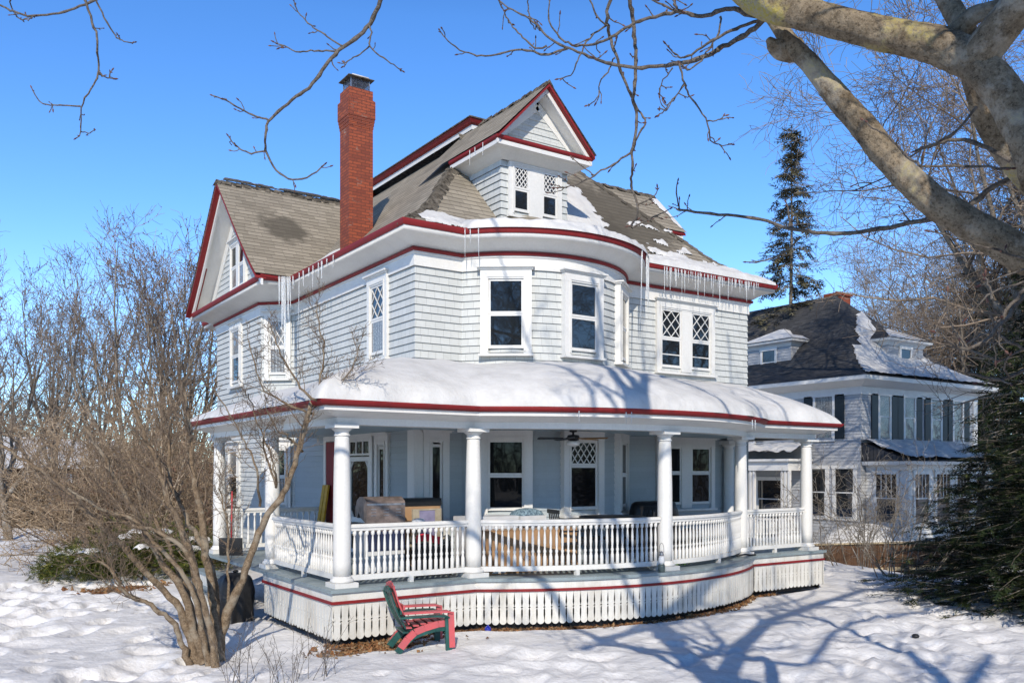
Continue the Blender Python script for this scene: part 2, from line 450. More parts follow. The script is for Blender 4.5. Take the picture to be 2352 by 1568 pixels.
# ---- sided gable walls
def gable_boards(origin, u, n, z0, z1, half, row=.14, lip=.023, u0=0.0):
    """shingle courses on a plane: origin (x,y), u = unit along wall, n = outward normal, half(z) -> (lo,hi)"""
    mb = MB(); z = z0; i = 0
    while z < z1-1e-4:
        zb = min(z1, z+row); (a0,a1), (b0,b1) = half(z), half(zb)
        def P(t, d, zz): return (origin[0]+u[0]*t+n[0]*d, origin[1]+u[1]*t+n[1]*d, zz)
        jj = (i*.618 % 1)*.4
        mb.add([P(a0,0,z),P(a1,0,z),P(a1,lip,z),P(a0,lip,z),P(b1,.001,zb),P(b0,.001,zb)], [(0,1,2,3),(3,2,4,5)], 0,
               [[(a0+jj,z+.002),(a1+jj,z+.002),(a1+jj,z+.004),(a0+jj,z+.004)], [(a0+jj,z+.001),(a1+jj,z+.001),(b1+jj,zb-.001),(b0+jj,zb-.001)]])
        z = zb; i += 1
    return mb

# ---- windows, built in a wall frame: x right, -y outward, z up
def wall_matrix(x, y, z, a): return Matrix.Translation((x, y, z)) @ Matrix.Rotation(a, 4, 'Z')
def diamond(mb, x0, x1, z0, z1, y0, y1, nx, nz, w=.017):
    """crossing diagonal bars clipped to a rectangle"""
    dx = (x1-x0)/nx; dz = (z1-z0)/nz; sl = dz/dx
    for sgn in (1, -1):
        for i in range(-nz-1, nx+nz+2):
            xa = x0 + i*dx
            pts = []
            # line: z = z0 + sgn*sl*(x-xa)
            for x in (x0, x1):
                z = z0 + sgn*sl*(x-xa)
                if z0-1e-6 <= z <= z1+1e-6: pts.append((x, z))
            for z in (z0, z1):
                x = xa + sgn*(z-z0)/sl
                if x0+1e-6 < x < x1-1e-6: pts.append((x, z))
            if len(pts) >= 2:
                pts.sort(); a, b = pts[0], pts[-1]
                if math.hypot(b[0]-a[0], b[1]-a[1]) > .04:
                    ym = y0 if sgn > 0 else y0+.003
                    mb.bar((a[0], ym, a[1]), (b[0], ym, b[1]), .012, w, up=(sl, 0, -sgn*1.0) if False else (-(b[1]-a[1]), 0, b[0]-a[0]))
def window(parent, x, y, z, a, sashes, h, cas=.14, kind='plain', curtain=False, cap=True, gl=None, out=.068, split=.5, sill=True, nx=3, bars=(), mull=.20, name='window', headh=.17, back=.01):
    """sashes: list of (centre x, width). z = bottom of the glass opening"""
    Mx = wall_matrix(x, y, z, a); x0 = sashes[0][0]-sashes[0][1]/2; x1 = sashes[-1][0]+sashes[-1][1]/2
    mb = MB(); o = -out
    mb.box(x0-cas, o, -.10, x0, back, h+.001); mb.box(x1, o, -.10, x1+cas, back, h+.001)
    mb.box(x0-cas-.002, o-.004, h, x1+cas+.002, back, h+headh)
    # inner bead
    mb.box(x0-.035, o-.016, -.06, x0-.004, o-.001, h+.03); mb.box(x1+.004, o-.016, -.06, x1+.035, o-.001, h+.03); mb.box(x0-.035, o-.018, h+.03, x1+.035, o-.0045, h+.06)
    for (c0, w0), (c1, w1) in zip(sashes, sashes[1:]): mb.box(c0+w0/2, o+.002, -.08, c1-w1/2, back, h)
    if cap:
        mb.box(x0-cas-.03, o-.035, h+headh+.0005, x1+cas+.03, back, h+headh+.03); mb.box(x0-cas-.06, o-.075, h+headh+.031, x1+cas+.06, back, h+headh+.06)
    if sill: mb.box(x0-cas-.03, o-.05, -.145, x1+cas+.03, back, -.1005)
    win = mb.build(name, M['white'], parent, M=Mx)
    for (c, w) in sashes:
        zs = h*split; f = .042
        for top in (True, False):
            za, zb = (zs, h) if top else (0, zs); yo = -.052 if top else -.044
            sb = MB()
            sb.box(c-w/2+.001, yo, za+.001, c-w/2+f, -.030, zb); sb.box(c+w/2-f, yo, za+.001, c+w/2-.001, -.030, zb)
            sb.box(c-w/2+f, yo, zb-f, c+w/2-f, -.030, zb-.001); sb.box(c-w/2+f, yo, za+.002, c+w/2-f, -.030, za+(f if top else .06))
            for q in bars:
                if not top: sb.box(c-w/2+f, yo+.002, za+(zb-za)*q-.012, c+w/2-f, -.036, za+(zb-za)*q+.012)
            sb.build('sash', M['white'], win)
            pb = MB(); pb.add([(c-w/2+f,-.037,za+f),(c+w/2-f,-.037,za+f),(c+w/2-f,-.037,zb-f),(c-w/2+f,-.037,zb-f)], [(0,1,2,3)])
            pb.build('pane', M['glassc'] if (curtain is True or (curtain == 'top' and top) or (curtain == 'low' and not top)) else (gl or M['glass']), win)
            if (top and kind in ('diamond', 'diamondtop')):
                lb = MB(); diamond(lb, c-w/2+f, c+w/2-f, za+f, zb-f, -.046, -.042, nx, max(2, int(round(nx*(zb-za-2*f)/(w-2*f)*.75)))); lb.build('lattice', M['white'], win)
    return win
LEFT = R(-90)
# second floor
window(HOUSE, 0, 1.50, 4.84, LEFT, [(0,.62)], 1.36, kind='diamond', curtain='low', nx=2)
def bay_xy(deg, d=0): t = R(deg); return (BC[0]+(BR+d)*math.sin(t), BC[1]-(BR+d)*math.cos(t))
for deg, kd in ((-36, 'plain'), (1, 'plain'), (38, 'plain')):
    x, y = bay_xy(deg, .004); window(HOUSE, x, y, 4.83, R(deg), [(0,.66)], 1.30, out=.078, back=.07, cas=.15, kind=kd, bars=(), curtain=False)
window(HOUSE, 6.89, 0, 4.85, 0, [(-.47,.62),(.47,.62)], 1.30, kind='diamond', bars=(.45,), nx=2, curtain=False, mull=.3)
window(HOUSE, -.315, 6.485, 4.87, R(-45), [(0,.44)], 1.32, cas=.12, kind='diamond', curtain=True, nx=2, out=.06)
window(HOUSE, -.63, 8.75, 4.85, LEFT, [(0,.72)], 1.38, cas=.14, kind='plain', curtain='top')
# first floor
window(HOUSE, -.63, 8.95, 1.76, LEFT, [(0,.74)], 1.32, cas=.14, curtain='top')
window(HOUSE, -.315, 6.485, 1.72, R(-45), [(0,.44)], 1.36, cas=.12, out=.06, curtain='low')
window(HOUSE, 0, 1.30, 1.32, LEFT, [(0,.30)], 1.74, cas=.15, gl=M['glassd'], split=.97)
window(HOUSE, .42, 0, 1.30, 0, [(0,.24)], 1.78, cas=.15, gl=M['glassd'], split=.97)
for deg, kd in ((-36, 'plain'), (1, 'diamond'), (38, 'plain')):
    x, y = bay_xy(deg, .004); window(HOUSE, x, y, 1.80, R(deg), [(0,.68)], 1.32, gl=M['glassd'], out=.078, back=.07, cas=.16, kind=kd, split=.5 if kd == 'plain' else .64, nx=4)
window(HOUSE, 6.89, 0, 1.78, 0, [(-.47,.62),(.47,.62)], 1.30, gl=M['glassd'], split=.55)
# corner boards
mb = MB()
mb.box(-.032, -.034, 1.0, .22, .0, 3.55); mb.box(-.034, .0005, 1.0, .0, .24, 3.55); mb.build('corner_board', M['white'], HOUSE)
mb = MB(); mb.box(8.78, -.03, .8, 9.0, 0, 3.5); mb.box(8.97, .0005, .8, 9.0, .2, 6.3); mb.build('corner_board', M['clap'], HOUSE)  # corner trim takes the darkened wall colour, its shade painted in
# engaged pilaster by the right corner
mb = MB(); mb.lathe([(.15,0),(.15,.06),(.12,.08),(.115,2.2),(.10,2.26),(.15,2.29),(.15,2.33)], 14, (8.16,-.16,.83)); mb.box(8.0,-.32,3.16,8.32,-.0,3.24); mb.build('pilaster', M['white'], HOUSE)
mb = MB(); mb.box(.06,-.075,1.98,.14,-.036,2.02); mb.lathe([(.02,0),(.045,.03),(.045,.2),(.02,.25)], 10, (.10,-.09,1.78)); mb.build('wall_lantern', M['black'], HOUSE)

# ---- doors in the left wall under the porch
def door_frame(yc, w, z0, h, name):
    Mx = wall_matrix(0, yc, z0, LEFT); mb = MB(); c = .12
    mb.box(-w/2-c, -.06, 0, -w/2, 0, h); mb.box(w/2, -.06, 0, w/2+c, 0, h); mb.box(-w/2-c-.002, -.064, h+.0005, w/2+c+.002, 0, h+.14)
    return mb.build(name, M['white'], HOUSE, M=Mx), Mx
d, Mx = door_frame(2.36, 1.02, .83, 2.36, 'screen_door')
mb = MB()                                           # screen door leaf with cut corners, spindles and a transom of four lights
mb.box(-.50,-.05,.02,-.41,-.02,2.0); mb.box(.41,-.05,.02,.50,-.02,2.0); mb.box(-.41,-.05,1.91,.41,-.02,2.0); mb.box(-.41,-.05,.66,.41,-.02,.76); mb.box(-.41,-.05,.40,.41,-.02,.47); mb.box(-.41,-.05,.02,.41,-.02,.10)
for i in range(11): mb.lathe([(.012,0),(.02,.04),(.012,.09),(.02,.15),(.012,.19)], 6, (-.36+i*.072,-.035,.47))
for sx in (-1, 1):
    for zz, sz in ((.76, 1), (1.91, -1)):
        for q in range(4): mb.box(sx*.41 - (sx*(.11-.025*q) if sx > 0 else 0), -.049, min(zz, zz+sz*.03*(q+1)) + .0, sx*.41 + (0 if sx > 0 else .11-.025*q), -.021, max(zz, zz+sz*.03*(q+1)))
mb.box(-.50,-.05,2.03,.50,-.02,2.07); mb.box(-.50,-.05,2.31,.50,-.02,2.355)
for i in range(4): mb.box(-.50+i*.32,-.05,2.07,-.46+i*.32,-.02,2.31)
mb.build('door_leaf', M['white'], d)
mb = MB(); mb.add([(-.5,-.026,.02),(.5,-.026,.02),(.5,-.026,2.33),(-.5,-.026,2.33)], [(0,1,2,3)]); mb.build('screen', M['glassd'], d)
d, Mx = door_frame(3.62, 1.02, .83, 2.36, 'front_door')
mb = MB(); mb.box(-.5,-.05,0,.5,-.026,2.34); mb.box(-.36,-.062,.2,.36,-.0505,.9); mb.box(-.36,-.062,1.1,.36,-.0505,2.1); mb.build('door_leaf', M['red'], d)
mb = MB(); mb.lathe([(.01,0),(.03,.01),(.03,.05),(.01,.06)], 8, (.42,-.08,1.0)); mb.build('handle', M['black'], d)

# ---- left gable wing
gx, gy, gz0, gz1, gh = -1.15, 8.35, 6.96, 9.86, 3.12
def gable_roof(mb, xa, xb, y0, hw, z0, z1, flare=.12):
    for sg in (-1, 1):
        n = 9; prev = None
        for i in range(n+1):
            t = i/n; yy = y0 + sg*hw*(1-t); zz = z0 + (z1-z0)*t - flare*math.sin(PI*t)*(1-t)
            if prev:
                a = [(xa, prev[0], prev[1]), (xb, prev[0], prev[1]), (xb, yy, zz), (xa, yy, zz)]
                L = math.hypot(yy-prev[0], zz-prev[1]); q = prev[2]
                mb.add(a if sg < 0 else a[::-1], [(0,1,2,3)], 0, [[(a_[0], q if k < 2 else q+L) for k, a_ in enumerate(a)] if sg < 0 else [(a_[0], q if k < 2 else q+L) for k, a_ in enumerate(a)][::-1]])
                prev = (yy, zz, q+L)
            else: prev = (yy, zz, 0)
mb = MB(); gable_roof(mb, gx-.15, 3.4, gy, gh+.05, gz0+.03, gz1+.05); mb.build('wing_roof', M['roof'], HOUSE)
rg = random.Random(8)
ridge_caps(lambda t: (gx-.14+t*4.3, gy, gz1+.05), -.09, 34, .13, rg, lift=.035).build('ridge_caps', M['roofcap'], HOUSE)
def rake(mbr, mbw, x, y0, hw, z0, z1, flare=.12):
    """rake moulding on plane x (outward -x): a deep red crown whose underside shows from inside the gable, white board behind"""
    for sg in (-1, 1):
        n = 9; P = []
        for i in range(n+1):
            t = i/n; P.append((y0+sg*hw*(1-t), z0+(z1-z0)*t - flare*math.sin(PI*t)*(1-t)))
        sl = math.hypot(hw, z1-z0)/hw
        for (m, a, b, xa, xb) in ((mbr, .015, .055*sl, -.13, .12), (mbw, .055*sl+.002, .16*sl, .0, .05)):
            for (p, q) in zip(P, P[1:]):
                v = [(x+xa, p[0], p[1]-a), (x+xa, q[0], q[1]-a), (x+xa, q[0], q[1]-b), (x+xa, p[0], p[1]-b)]
                v += [(x+xb, *c[1:]) for c in v]
                m.add(v, [(0,1,2,3),(7,6,5,4),(0,4,5,1),(2,6,7,3),(1,5,6,2),(0,3,7,4)])
mr, mw = MB(), MB(); rake(mr, mw, gx, gy, gh, gz0, gz1)
mr.build('rake_board', M['red'], HOUSE); mw.build('rake_trim', M['white'], HOUSE)
hz = lambda z: max(.0, (gz1-.32-z)/(gz1-gz0)*gh)
gable_boards((gx+.48, gy), (0,-1), (-1,0), 7.05, 9.45, lambda z: (-hz(z), hz(z))).build('gable_wall', M['shingle'], HOUSE)
mb = MB()                                            # soffit under the rakes and the white inner rake boards
for sg in (-1, 1):
    P = [(gx+.05, gy+sg*gh*.97, gz0+.02), (gx+.05, gy, gz1-.25), (gx+.5, gy, gz1-.25), (gx+.5, gy+sg*gh*.97, gz0+.02)]
    mb.add(P, [(0,1,2,3)])
    a, b = (gx+.455, gy+sg*gh*.90, gz0+.03), (gx+.455, gy, gz1-.36); mb.bar(a, b, .03, .30)
mb.add([(gx+.0,gy-gh,gz0+.0),(gx+.0,gy+gh,gz0+.0),(gx+.5,gy+gh*.97,gz0+.12),(gx+.5,gy-gh*.97,gz0+.12)], [(0,1,2,3)]); mb.build('gable_soffit', M['white'], HOUSE)
window(HOUSE, gx+.46, gy+.03, 7.27, LEFT, [(-.33,.46),(.33,.46)], 1.12, cas=.11, kind='plain', curtain='low', out=.06, sill=True, headh=.12)

# ---- gabled dormers
def dormer(name_mat, loc, a, with_window=True, dz=0.0):
    """local frame: gable faces -y at y=0, ridge along +y, centred on x=0, heights absolute"""
    Mx = Matrix.Translation((loc[0], loc[1], dz)) @ Matrix.Rotation(a, 4, 'Z')
    w = .83
    D = siding_walls([(w, 2.9), (w, .42), (-w, .42), (-w, 2.9)], 7.14, 8.84, .14, .023).build('dormer', [M['shingle'], M['gap']], HOUSE, M=Mx)
    ez, rz, hw = 9.10, 10.34, 1.19
    mb = MB()
    for sg in (-1, 1):
        for i in range(6):
            t0, t1 = i/6, (i+1)/6
            f = lambda t: (sg*(hw+.03)*(1-t), ez+.04+(rz-ez)*t)
            (xa, za), (xb, zb) = f(t0), f(t1); L = 1.72/6
            q = [(xa,-.12,za),(xa,3.3,za),(xb,3.3,zb),(xb,-.12,zb)]; uv = [(-.12,L*i),(3.3,L*i),(3.3,L*i+L),(-.12,L*i+L)]
            mb.add(q, [(0,1,2,3) if sg < 0 else (3,2,1,0)], 0, [uv if sg < 0 else uv[::-1]])
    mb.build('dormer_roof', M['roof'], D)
    rg = random.Random(5); ridge_caps(lambda t: (0, -.11+t*2.6, rz+.045), -.07, 24, .11, rg, lift=.03).build('ridge_caps', M['roofcap'], D)
    mr, mw = MB(), MB(); sl = math.hypot(hw, rz-ez)/hw
    for sg in (-1, 1):
        for (m, a0, b0, yo, yb) in ((mr, .015, .05*sl, -.10, .10), (mw, .05*sl+.002, .125*sl, 0, .05)):
            p, q = (sg*hw, ez+.03), (0, rz+.03)
            v = [(p[0], yo, p[1]-a0), (q[0], yo, q[1]-a0), (q[0], yo, q[1]-b0), (p[0], yo, p[1]-b0)]; v += [(c[0], yb, c[2]) for c in v]
            m.add(v, [(0,1,2,3),(7,6,5,4),(0,4,5,1),(2,6,7,3),(1,5,6,2),(0,3,7,4)])
    # horizontal cornice round front and sides
    pth = [(-hw, 3.0), (-hw, 0), (hw, 0), (hw, 3.0)]
    def cor(d, z): return [(-hw-d, 1.86, z), (-hw-d, -d, z), (hw+d, -d, z), (hw+d, 1.86, z)]
    mr.loft([cor(-.06,9.03), cor(.0,9.04), cor(.025,9.065), cor(.03,9.11), cor(-.06,9.125)], 0)
    mw.loft([cor(-.36,8.80), cor(-.30,8.83), cor(-.14,8.93), cor(-.05,8.95), cor(-.012,8.95), cor(-.012,9.032)], 0)
    mw.add([(-hw+.02,.0,9.13),(hw-.02,.0,9.13),(hw-.05,.36,9.20),(-hw+.05,.36,9.20)], [(0,1,2,3)])
    for sg in (-1, 1):
        mw.add([(sg*(hw-.02),.04,ez-.02),(0,.04,rz-.17),(0,.36,rz-.17),(sg*(hw-.02),.36,ez-.02)], [(0,1,2,3)])
        mw.bar((sg*(hw-.22),.325,9.22),(0,.325,rz-.30), .03, .16)
    mr.build('dormer_gutter', M['red'], D); mw.build('dormer_trim', M['white'], D)
    g = gable_boards((0,.34), (1,0), (0,-1), 9.18, 10.05, lambda z: (-max(0,(10.12-z)/1.24*hw), max(0,(10.12-z)/1.24*hw)), .14); g.build('dormer_gable', M['shingle'], D)
    if with_window:
        window(HOUSE, loc[0], loc[1]+.42, 7.82, 0, [(-.36,.38),(.36,.38)], .92, cas=.12, kind='diamond', split=.5, nx=3, out=.06, headh=.09)
    return D
dormer('front', (3.01, .03), 0)
dormer('right', (9.02, 3.36), R(90), False, -.36)

# ---- chimney
mb = MB()
def sq(cx, cy, hx, hy, z): return [(cx-hx,cy-hy,z),(cx+hx,cy-hy,z),(cx+hx,cy+hy,z),(cx-hx,cy+hy,z)]
hx, hy = .285, .255; cx, cy = .60, 3.95
prof = [(0,7.2),(0,10.17),(.010,10.171),(.010,10.24),(.020,10.241),(.020,10.31),(.030,10.311),(.030,10.38),(.042,10.381),(.042,10.78),(.0,10.82),(.0,11.02),(-.08,11.03)]
rings = [sq(cx,cy,hx+d,hy+d,z) for d, z in prof]
for (ra, rb) in zip(rings, rings[1:]):
    for j in range(4):
        j2 = (j+1) % 4; ax = 0 if j in (0, 2) else 1
        mb.add([ra[j], ra[j2], rb[j2], rb[j]], [(0,1,2,3)], 0, [[(p[ax]*(1)+j*.31, p[2]) for p in (ra[j], ra[j2], rb[j2], rb[j])]])
ch = mb.build('chimney', M['brick'], HOUSE)
mb = MB()
for (ix, iy) in ((-1,-1),(1,-1),(1,1),(-1,1)): mb.box(cx+ix*.22-.012, cy+iy*.2-.012, 11.02, cx+ix*.22+.012, cy+iy*.2+.012, 11.27)
for j in range(9):
    z = 11.04+j*.026
    for (a, b) in (((-1,-1),(1,-1)),((1,-1),(1,1)),((1,1),(-1,1)),((-1,1),(-1,-1))): mb.bar((cx+a[0]*.22,cy+a[1]*.2,z),(cx+b[0]*.22,cy+b[1]*.2,z),.004,.004)
for j in range(-7, 8):
    for sg in (-1, 1):
        mb.bar((cx+j*.03,cy+sg*.2,11.02),(cx+j*.03,cy+sg*.2,11.27),.004,.004); mb.bar((cx+sg*.22,cy+j*.027,11.02),(cx+sg*.22,cy+j*.027,11.27),.004,.004)
mb.build('spark_cage', M['metal'], ch)
mb = MB(); mb.loft([sq(cx,cy,.31,.285,11.26), sq(cx,cy,.31,.285,11.275), sq(cx,cy,.15,.12,11.36)], 0, True); mb.add(sq(cx,cy,.15,.12,11.36), [(0,1,2,3)]); mb.add(sq(cx,cy,.31,.285,11.26), [(3,2,1,0)]); mb.build('chimney_lid', M['roofcap'], ch)
mb = MB(); mb.loft([sq(cx+.04,cy+.04,.22,.2,11.33), sq(cx+.04,cy+.04,.19,.17,11.375), sq(cx+.04,cy+.04,.10,.08,11.40)], 0, True, True); mb.add(sq(cx+.04,cy+.04,.10,.08,11.40), [(0,1,2,3)]); mb.build('snow_cap', M['snow'], ch)
# ================================================================== PORCH (parts of the house)
PC = (3.19, 2.39)
XL, XR, YF = -2.30, 8.52, -2.05            # column line
def porch_path(d, y_left=4.45, xr=XR, n=41, yr=-.02):
    """outline at distance d outside the column line: right-back -> front -> bulge -> left-back"""
    A = arc(PC, 5.49+d, YF-d, n)
    return [(xr+d, yr), (xr+d, YF-d)] + A[::-1] + [(XL-d, YF-d), (XL-d, y_left+d)]
def porch_wall(n=41):
    """matching points on the house wall for the roof"""
    A = []
    for x in np.linspace(6.9, .2, n):
        y = 0.0
        if 1.0 < x < 5.0: y = BC[1]-math.sqrt(BR*BR-(x-BC[0])**2)
        A.append((x, y))
    return [(8.97, -.02), (8.93, -.02)] + A + [(0, 0), (0, 4.9)]
PG, PWL = porch_path(.52), porch_wall()
def plerp(d, z): return [(*p, z) for p in porch_path(d)]
ZD, ZB = .82, 3.23                          # deck, underside of beam
mb = MB()
mb.loft([plerp(-.14,ZB), plerp(.13,ZB), plerp(.13,ZB+.10), plerp(.17,ZB+.11), plerp(.24,ZB+.13), plerp(.36,ZB+.17), plerp(.46,ZB+.185), plerp(.46,ZB+.245)], 0)
mb.build('porch_beam', M['white'], HOUSE)
mb = MB(); mb.loft([plerp(.44,3.478), plerp(.50,3.478), plerp(.53,3.50), plerp(.55,3.535), plerp(.55,3.56), plerp(.52,3.56), plerp(.5,3.54)], 0); mb.build('porch_gutter', M['red'], HOUSE)
mb = MB()
ra = plerp(-.10, ZB+.06); rb = [(*p, ZB+.065) for p in PWL]
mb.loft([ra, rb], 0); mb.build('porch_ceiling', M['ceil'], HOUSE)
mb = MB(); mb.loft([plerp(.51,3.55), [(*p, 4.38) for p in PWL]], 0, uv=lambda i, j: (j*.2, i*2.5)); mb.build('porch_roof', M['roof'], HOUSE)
# snow pillow on the porch roof, undulating and rounded over the gutter
def hash01(i, j, s=0):
    n = (i*374761393 + j*668265263 + s*982451653) & 0xffffffff
    n = ((n ^ (n >> 13)) * 1274126177) & 0xffffffff
    return ((n ^ (n >> 16)) & 0xffff)/65535
def vnoise(x, y, s=0):
    """numpy value noise"""
    x = np.asarray(x, float); y = np.asarray(y, float)
    i = np.floor(x).astype(np.int64); j = np.floor(y).astype(np.int64); fx = x-i; fy = y-j
    fx = fx*fx*fx*(fx*(fx*6-15)+10); fy = fy*fy*fy*(fy*(fy*6-15)+10)
    def h(a, b):
        n = (a*374761393 + b*668265263 + s*982451653) & 0xffffffff
        n = ((n ^ (n >> 13)) * 1274126177) & 0xffffffff
        return ((n ^ (n >> 16)) & 0xffff)/65535.0
    return (h(i,j)*(1-fx)+h(i+1,j)*fx)*(1-fy) + (h(i,j+1)*(1-fx)+h(i+1,j+1)*fx)*fy - .5
def fbm(x, y, o=4, s=0):
    r = 0; a = 1; f = 1
    for k in range(o): r = r + a*vnoise(np.asarray(x)*f+k*17.3, np.asarray(y)*f-k*9.1, s+k); a *= .5; f *= 2.03
    return r
def resample(a, b, n):
    """resample two matching polylines at n points by the first one's arc length"""
    s = cumlen(a); q = np.linspace(0, s[-1], n); A = np.array(a, float); B = np.array(b, float)
    f = lambda P: np.stack([np.interp(q, s, P[:, 0]), np.interp(q, s, P[:, 1])], 1)
    return f(A), f(B), q
n = 320
G, Wl, q = resample(porch_path(.54)[1:], PWL[1:], n)
fs = np.array([0, .004, .012, .025, .045, .07, .10, .14, .18, .23, .28, .34, .40, .47, .54, .61, .68, .75, .82, .88, .93, .97, 1.0])
left = np.clip((q-(q[-1]-7.2))/1.4, 0, 1)            # the left flank carries a thinner sheet
rend = np.clip(q/1.1, 0, 1); lend = np.clip((q[-1]-q)/.7, 0, 1)
V = np.zeros((len(fs), n, 3))
for i, f in enumerate(fs):
    edge = 0.022*fbm(q*1.1, q*0, 3, 4)*np.exp(-f*6)*2
    P = G + (Wl-G)*(f + edge)[:, None] if i else G + (Wl-G)*edge[:, None]
    th = (.22 - .09*left)*(1 - math.exp(-f/.03)) + .15*(1-left*.6)*math.sin(PI*min(1, f*1.0))*(1)
    th = th*(.35+.65*np.sqrt(rend))*(.3+.7*lend)
    base = 3.562 + (4.36-3.562)*f
    V[i, :, :2] = P
    V[i, :, 2] = base + th + (.075*fbm(P[:, 0]*.75, P[:, 1]*.8, 4, 9) + .022*fbm(P[:, 0]*3.2, P[:, 1]*2.6, 3, 19))*min(1, f*8)*rend
    if i == 0: V[i, :, 2] = 3.562
Fq = [(i*n+j, i*n+j+1, (i+1)*n+j+1, (i+1)*n+j) for i in range(len(fs)-1) for j in range(n-1)]
o = np_mesh('porch_snow', V.reshape(-1, 3), Fq, M['snow'], HOUSE)
# close both rake ends of the snow
for j in (0, n-1):
    mb = MB(); top = [tuple(V[i, j]) for i in range(len(fs))]; bot = [(p[0], p[1], 3.555+(4.35-3.555)*f) for p, f in zip(top, fs)]
    mb.loft([top, bot], 0); mb.build('snow_edge', M['snow'], HOUSE)

# deck
DP = porch_path(.30, 4.35)
inner = [(8.85, .3)] + [(8.8, .3)] + [(x, .3) for x in np.linspace(6.9, .2, 41)] + [(.3, .3), (.3, 4.6)]
mb = MB()
d1 = [(*p, ZD) for p in DP]; d2 = [(*p, ZD) for p in inner]; d0 = [(*p, ZD-.05) for p in DP]; dd = [(*p, ZD-.05) for p in off(DP, -.03)]
mb.loft([dd, d0, d1, d2], 0, uv=lambda i, j: (j*.3, i)); mb.build('deck', M['deck'], HOUSE)
# skirt: plain board, red strip, and vertical boards with pointed slits and rounded feet
SK = porch_path(.245, .55); SK[0] = (XR+.245, -1.35)
SP, _, sq_ = resample(SK, SK, 700)
def skirt_at(s): return (np.interp(s, sq_, SP[:, 0]), np.interp(s, sq_, SP[:, 1]))
def strip(d, z0, z1, th=.02):
    p = off([tuple(x) for x in SP], d); q_ = off([tuple(x) for x in SP], d-th)
    return [[(*a, z0) for a in q_], [(*a, z0) for a in p], [(*a, z1) for a in p], [(*a, z1) for a in q_]]
mb = MB(); mb.loft(strip(.012, .645, ZD-.052, .03), 0); mb.build('skirt_board', M['whitedirty'], HOUSE)
mb = MB(); mb.loft(strip(.035, .605, .648, .05), 0); mb.build('skirt_moulding', M['red'], HOUSE)
mb = MB(); pitch = .122; nb = int(sq_[-1]/pitch); hw0 = pitch/2-.0015
rs = random.Random(2)
for i in range(nb):
    s0 = (i+.5)*pitch; p = skirt_at(s0); e = skirt_at(s0+.02); tx = Vector((e[0]-p[0], e[1]-p[1], 0)).normalized()
    zb = .075 + rs.uniform(-.008, .008); zt = .615
    prof = []                                      # half-width against height
    zr = [zt, .57, .50, .42, .365, .35, .335, .30, .23, .16, .135]
    wr = [hw0, hw0-.001, hw0-.008, hw0-.014, hw0-.003, hw0-.020, hw0-.003, hw0-.012, hw0-.013, hw0-.006, hw0-.002]
    for z, w in zip(zr, wr): prof.append((w, z))
    for k in range(1, 7):
        a = k/6*PI/2; prof.append((max(.003, hw0*math.cos(a)), .135 - (.135-zb)*math.sin(a)))
    L = [(p[0]-tx.x*w, p[1]-tx.y*w, z) for w, z in prof]; Rr = [(p[0]+tx.x*w, p[1]+tx.y*w, z) for w, z in prof]
    mb.loft([L, Rr], 0)
    nx_, ny_ = tx.y, -tx.x
    dz = lambda c: (c[0]+(-nx_ if SG > 0 else nx_)*0, c[1], c[2])
sk = mb.build('skirt', M['whitedirty'], HOUSE)
sol = sk.modifiers.new('thick', 'SOLIDIFY'); sol.thickness = .018; sol.offset = 0
mb = MB(); mb.loft([[(*p, .0) for p in off([tuple(x) for x in SP], -.10)], [(*p, .64) for p in off([tuple(x) for x in SP], -.10)]], 0); mb.build('crawl_space', M['black'], HOUSE)  # black sheet behind the slits stands in for the shade under the deck

# columns
colm = MB(); H = ZB-ZD
colm.lathe([(.128,.16),(.130,.35),(.132,.9),(.128,1.4),(.118,1.9),(.108,H-.20),(.106,H-.17)], 24)
capm = MB(); capm.lathe([(.106,H-.171),(.122,H-.165),(.122,H-.145),(.108,H-.14),(.108,H-.10),(.13,H-.085),(.16,H-.055)], 24); capm.box(-.19,-.19,H-.055,.19,.19,H+.001)
basm = MB(); basm.box(-.185,-.185,0.0,.185,.185,.07); basm.lathe([(.17,.071),(.178,.095),(.17,.12),(.145,.128),(.15,.145),(.135,.161)], 24)
mid = (PC[0], PC[1]-5.49)
ends = arc(PC, 5.49, YF, 3)
cols = [(XL, YF), (ends[0][0]+.02, YF-.02), (3.27, mid[1]), (ends[-1][0]-.02, YF-.02), (XR, YF), (XL, 1.05), (XL, 4.40)]
c0 = colm.build('porch_column', M['white'], HOUSE, loc=(*cols[0], ZD)); k1 = capm.build('capital', M['white'], c0); k2 = basm.build('column_base', M['white'], c0)
for x, y in cols[1:]:
    c = c0.copy(); C.objects.link(c); c.parent = HOUSE; c.location = (x, y, ZD)
    for ch_ in (k1, k2): d = ch_.copy(); C.objects.link(d); d.parent = c
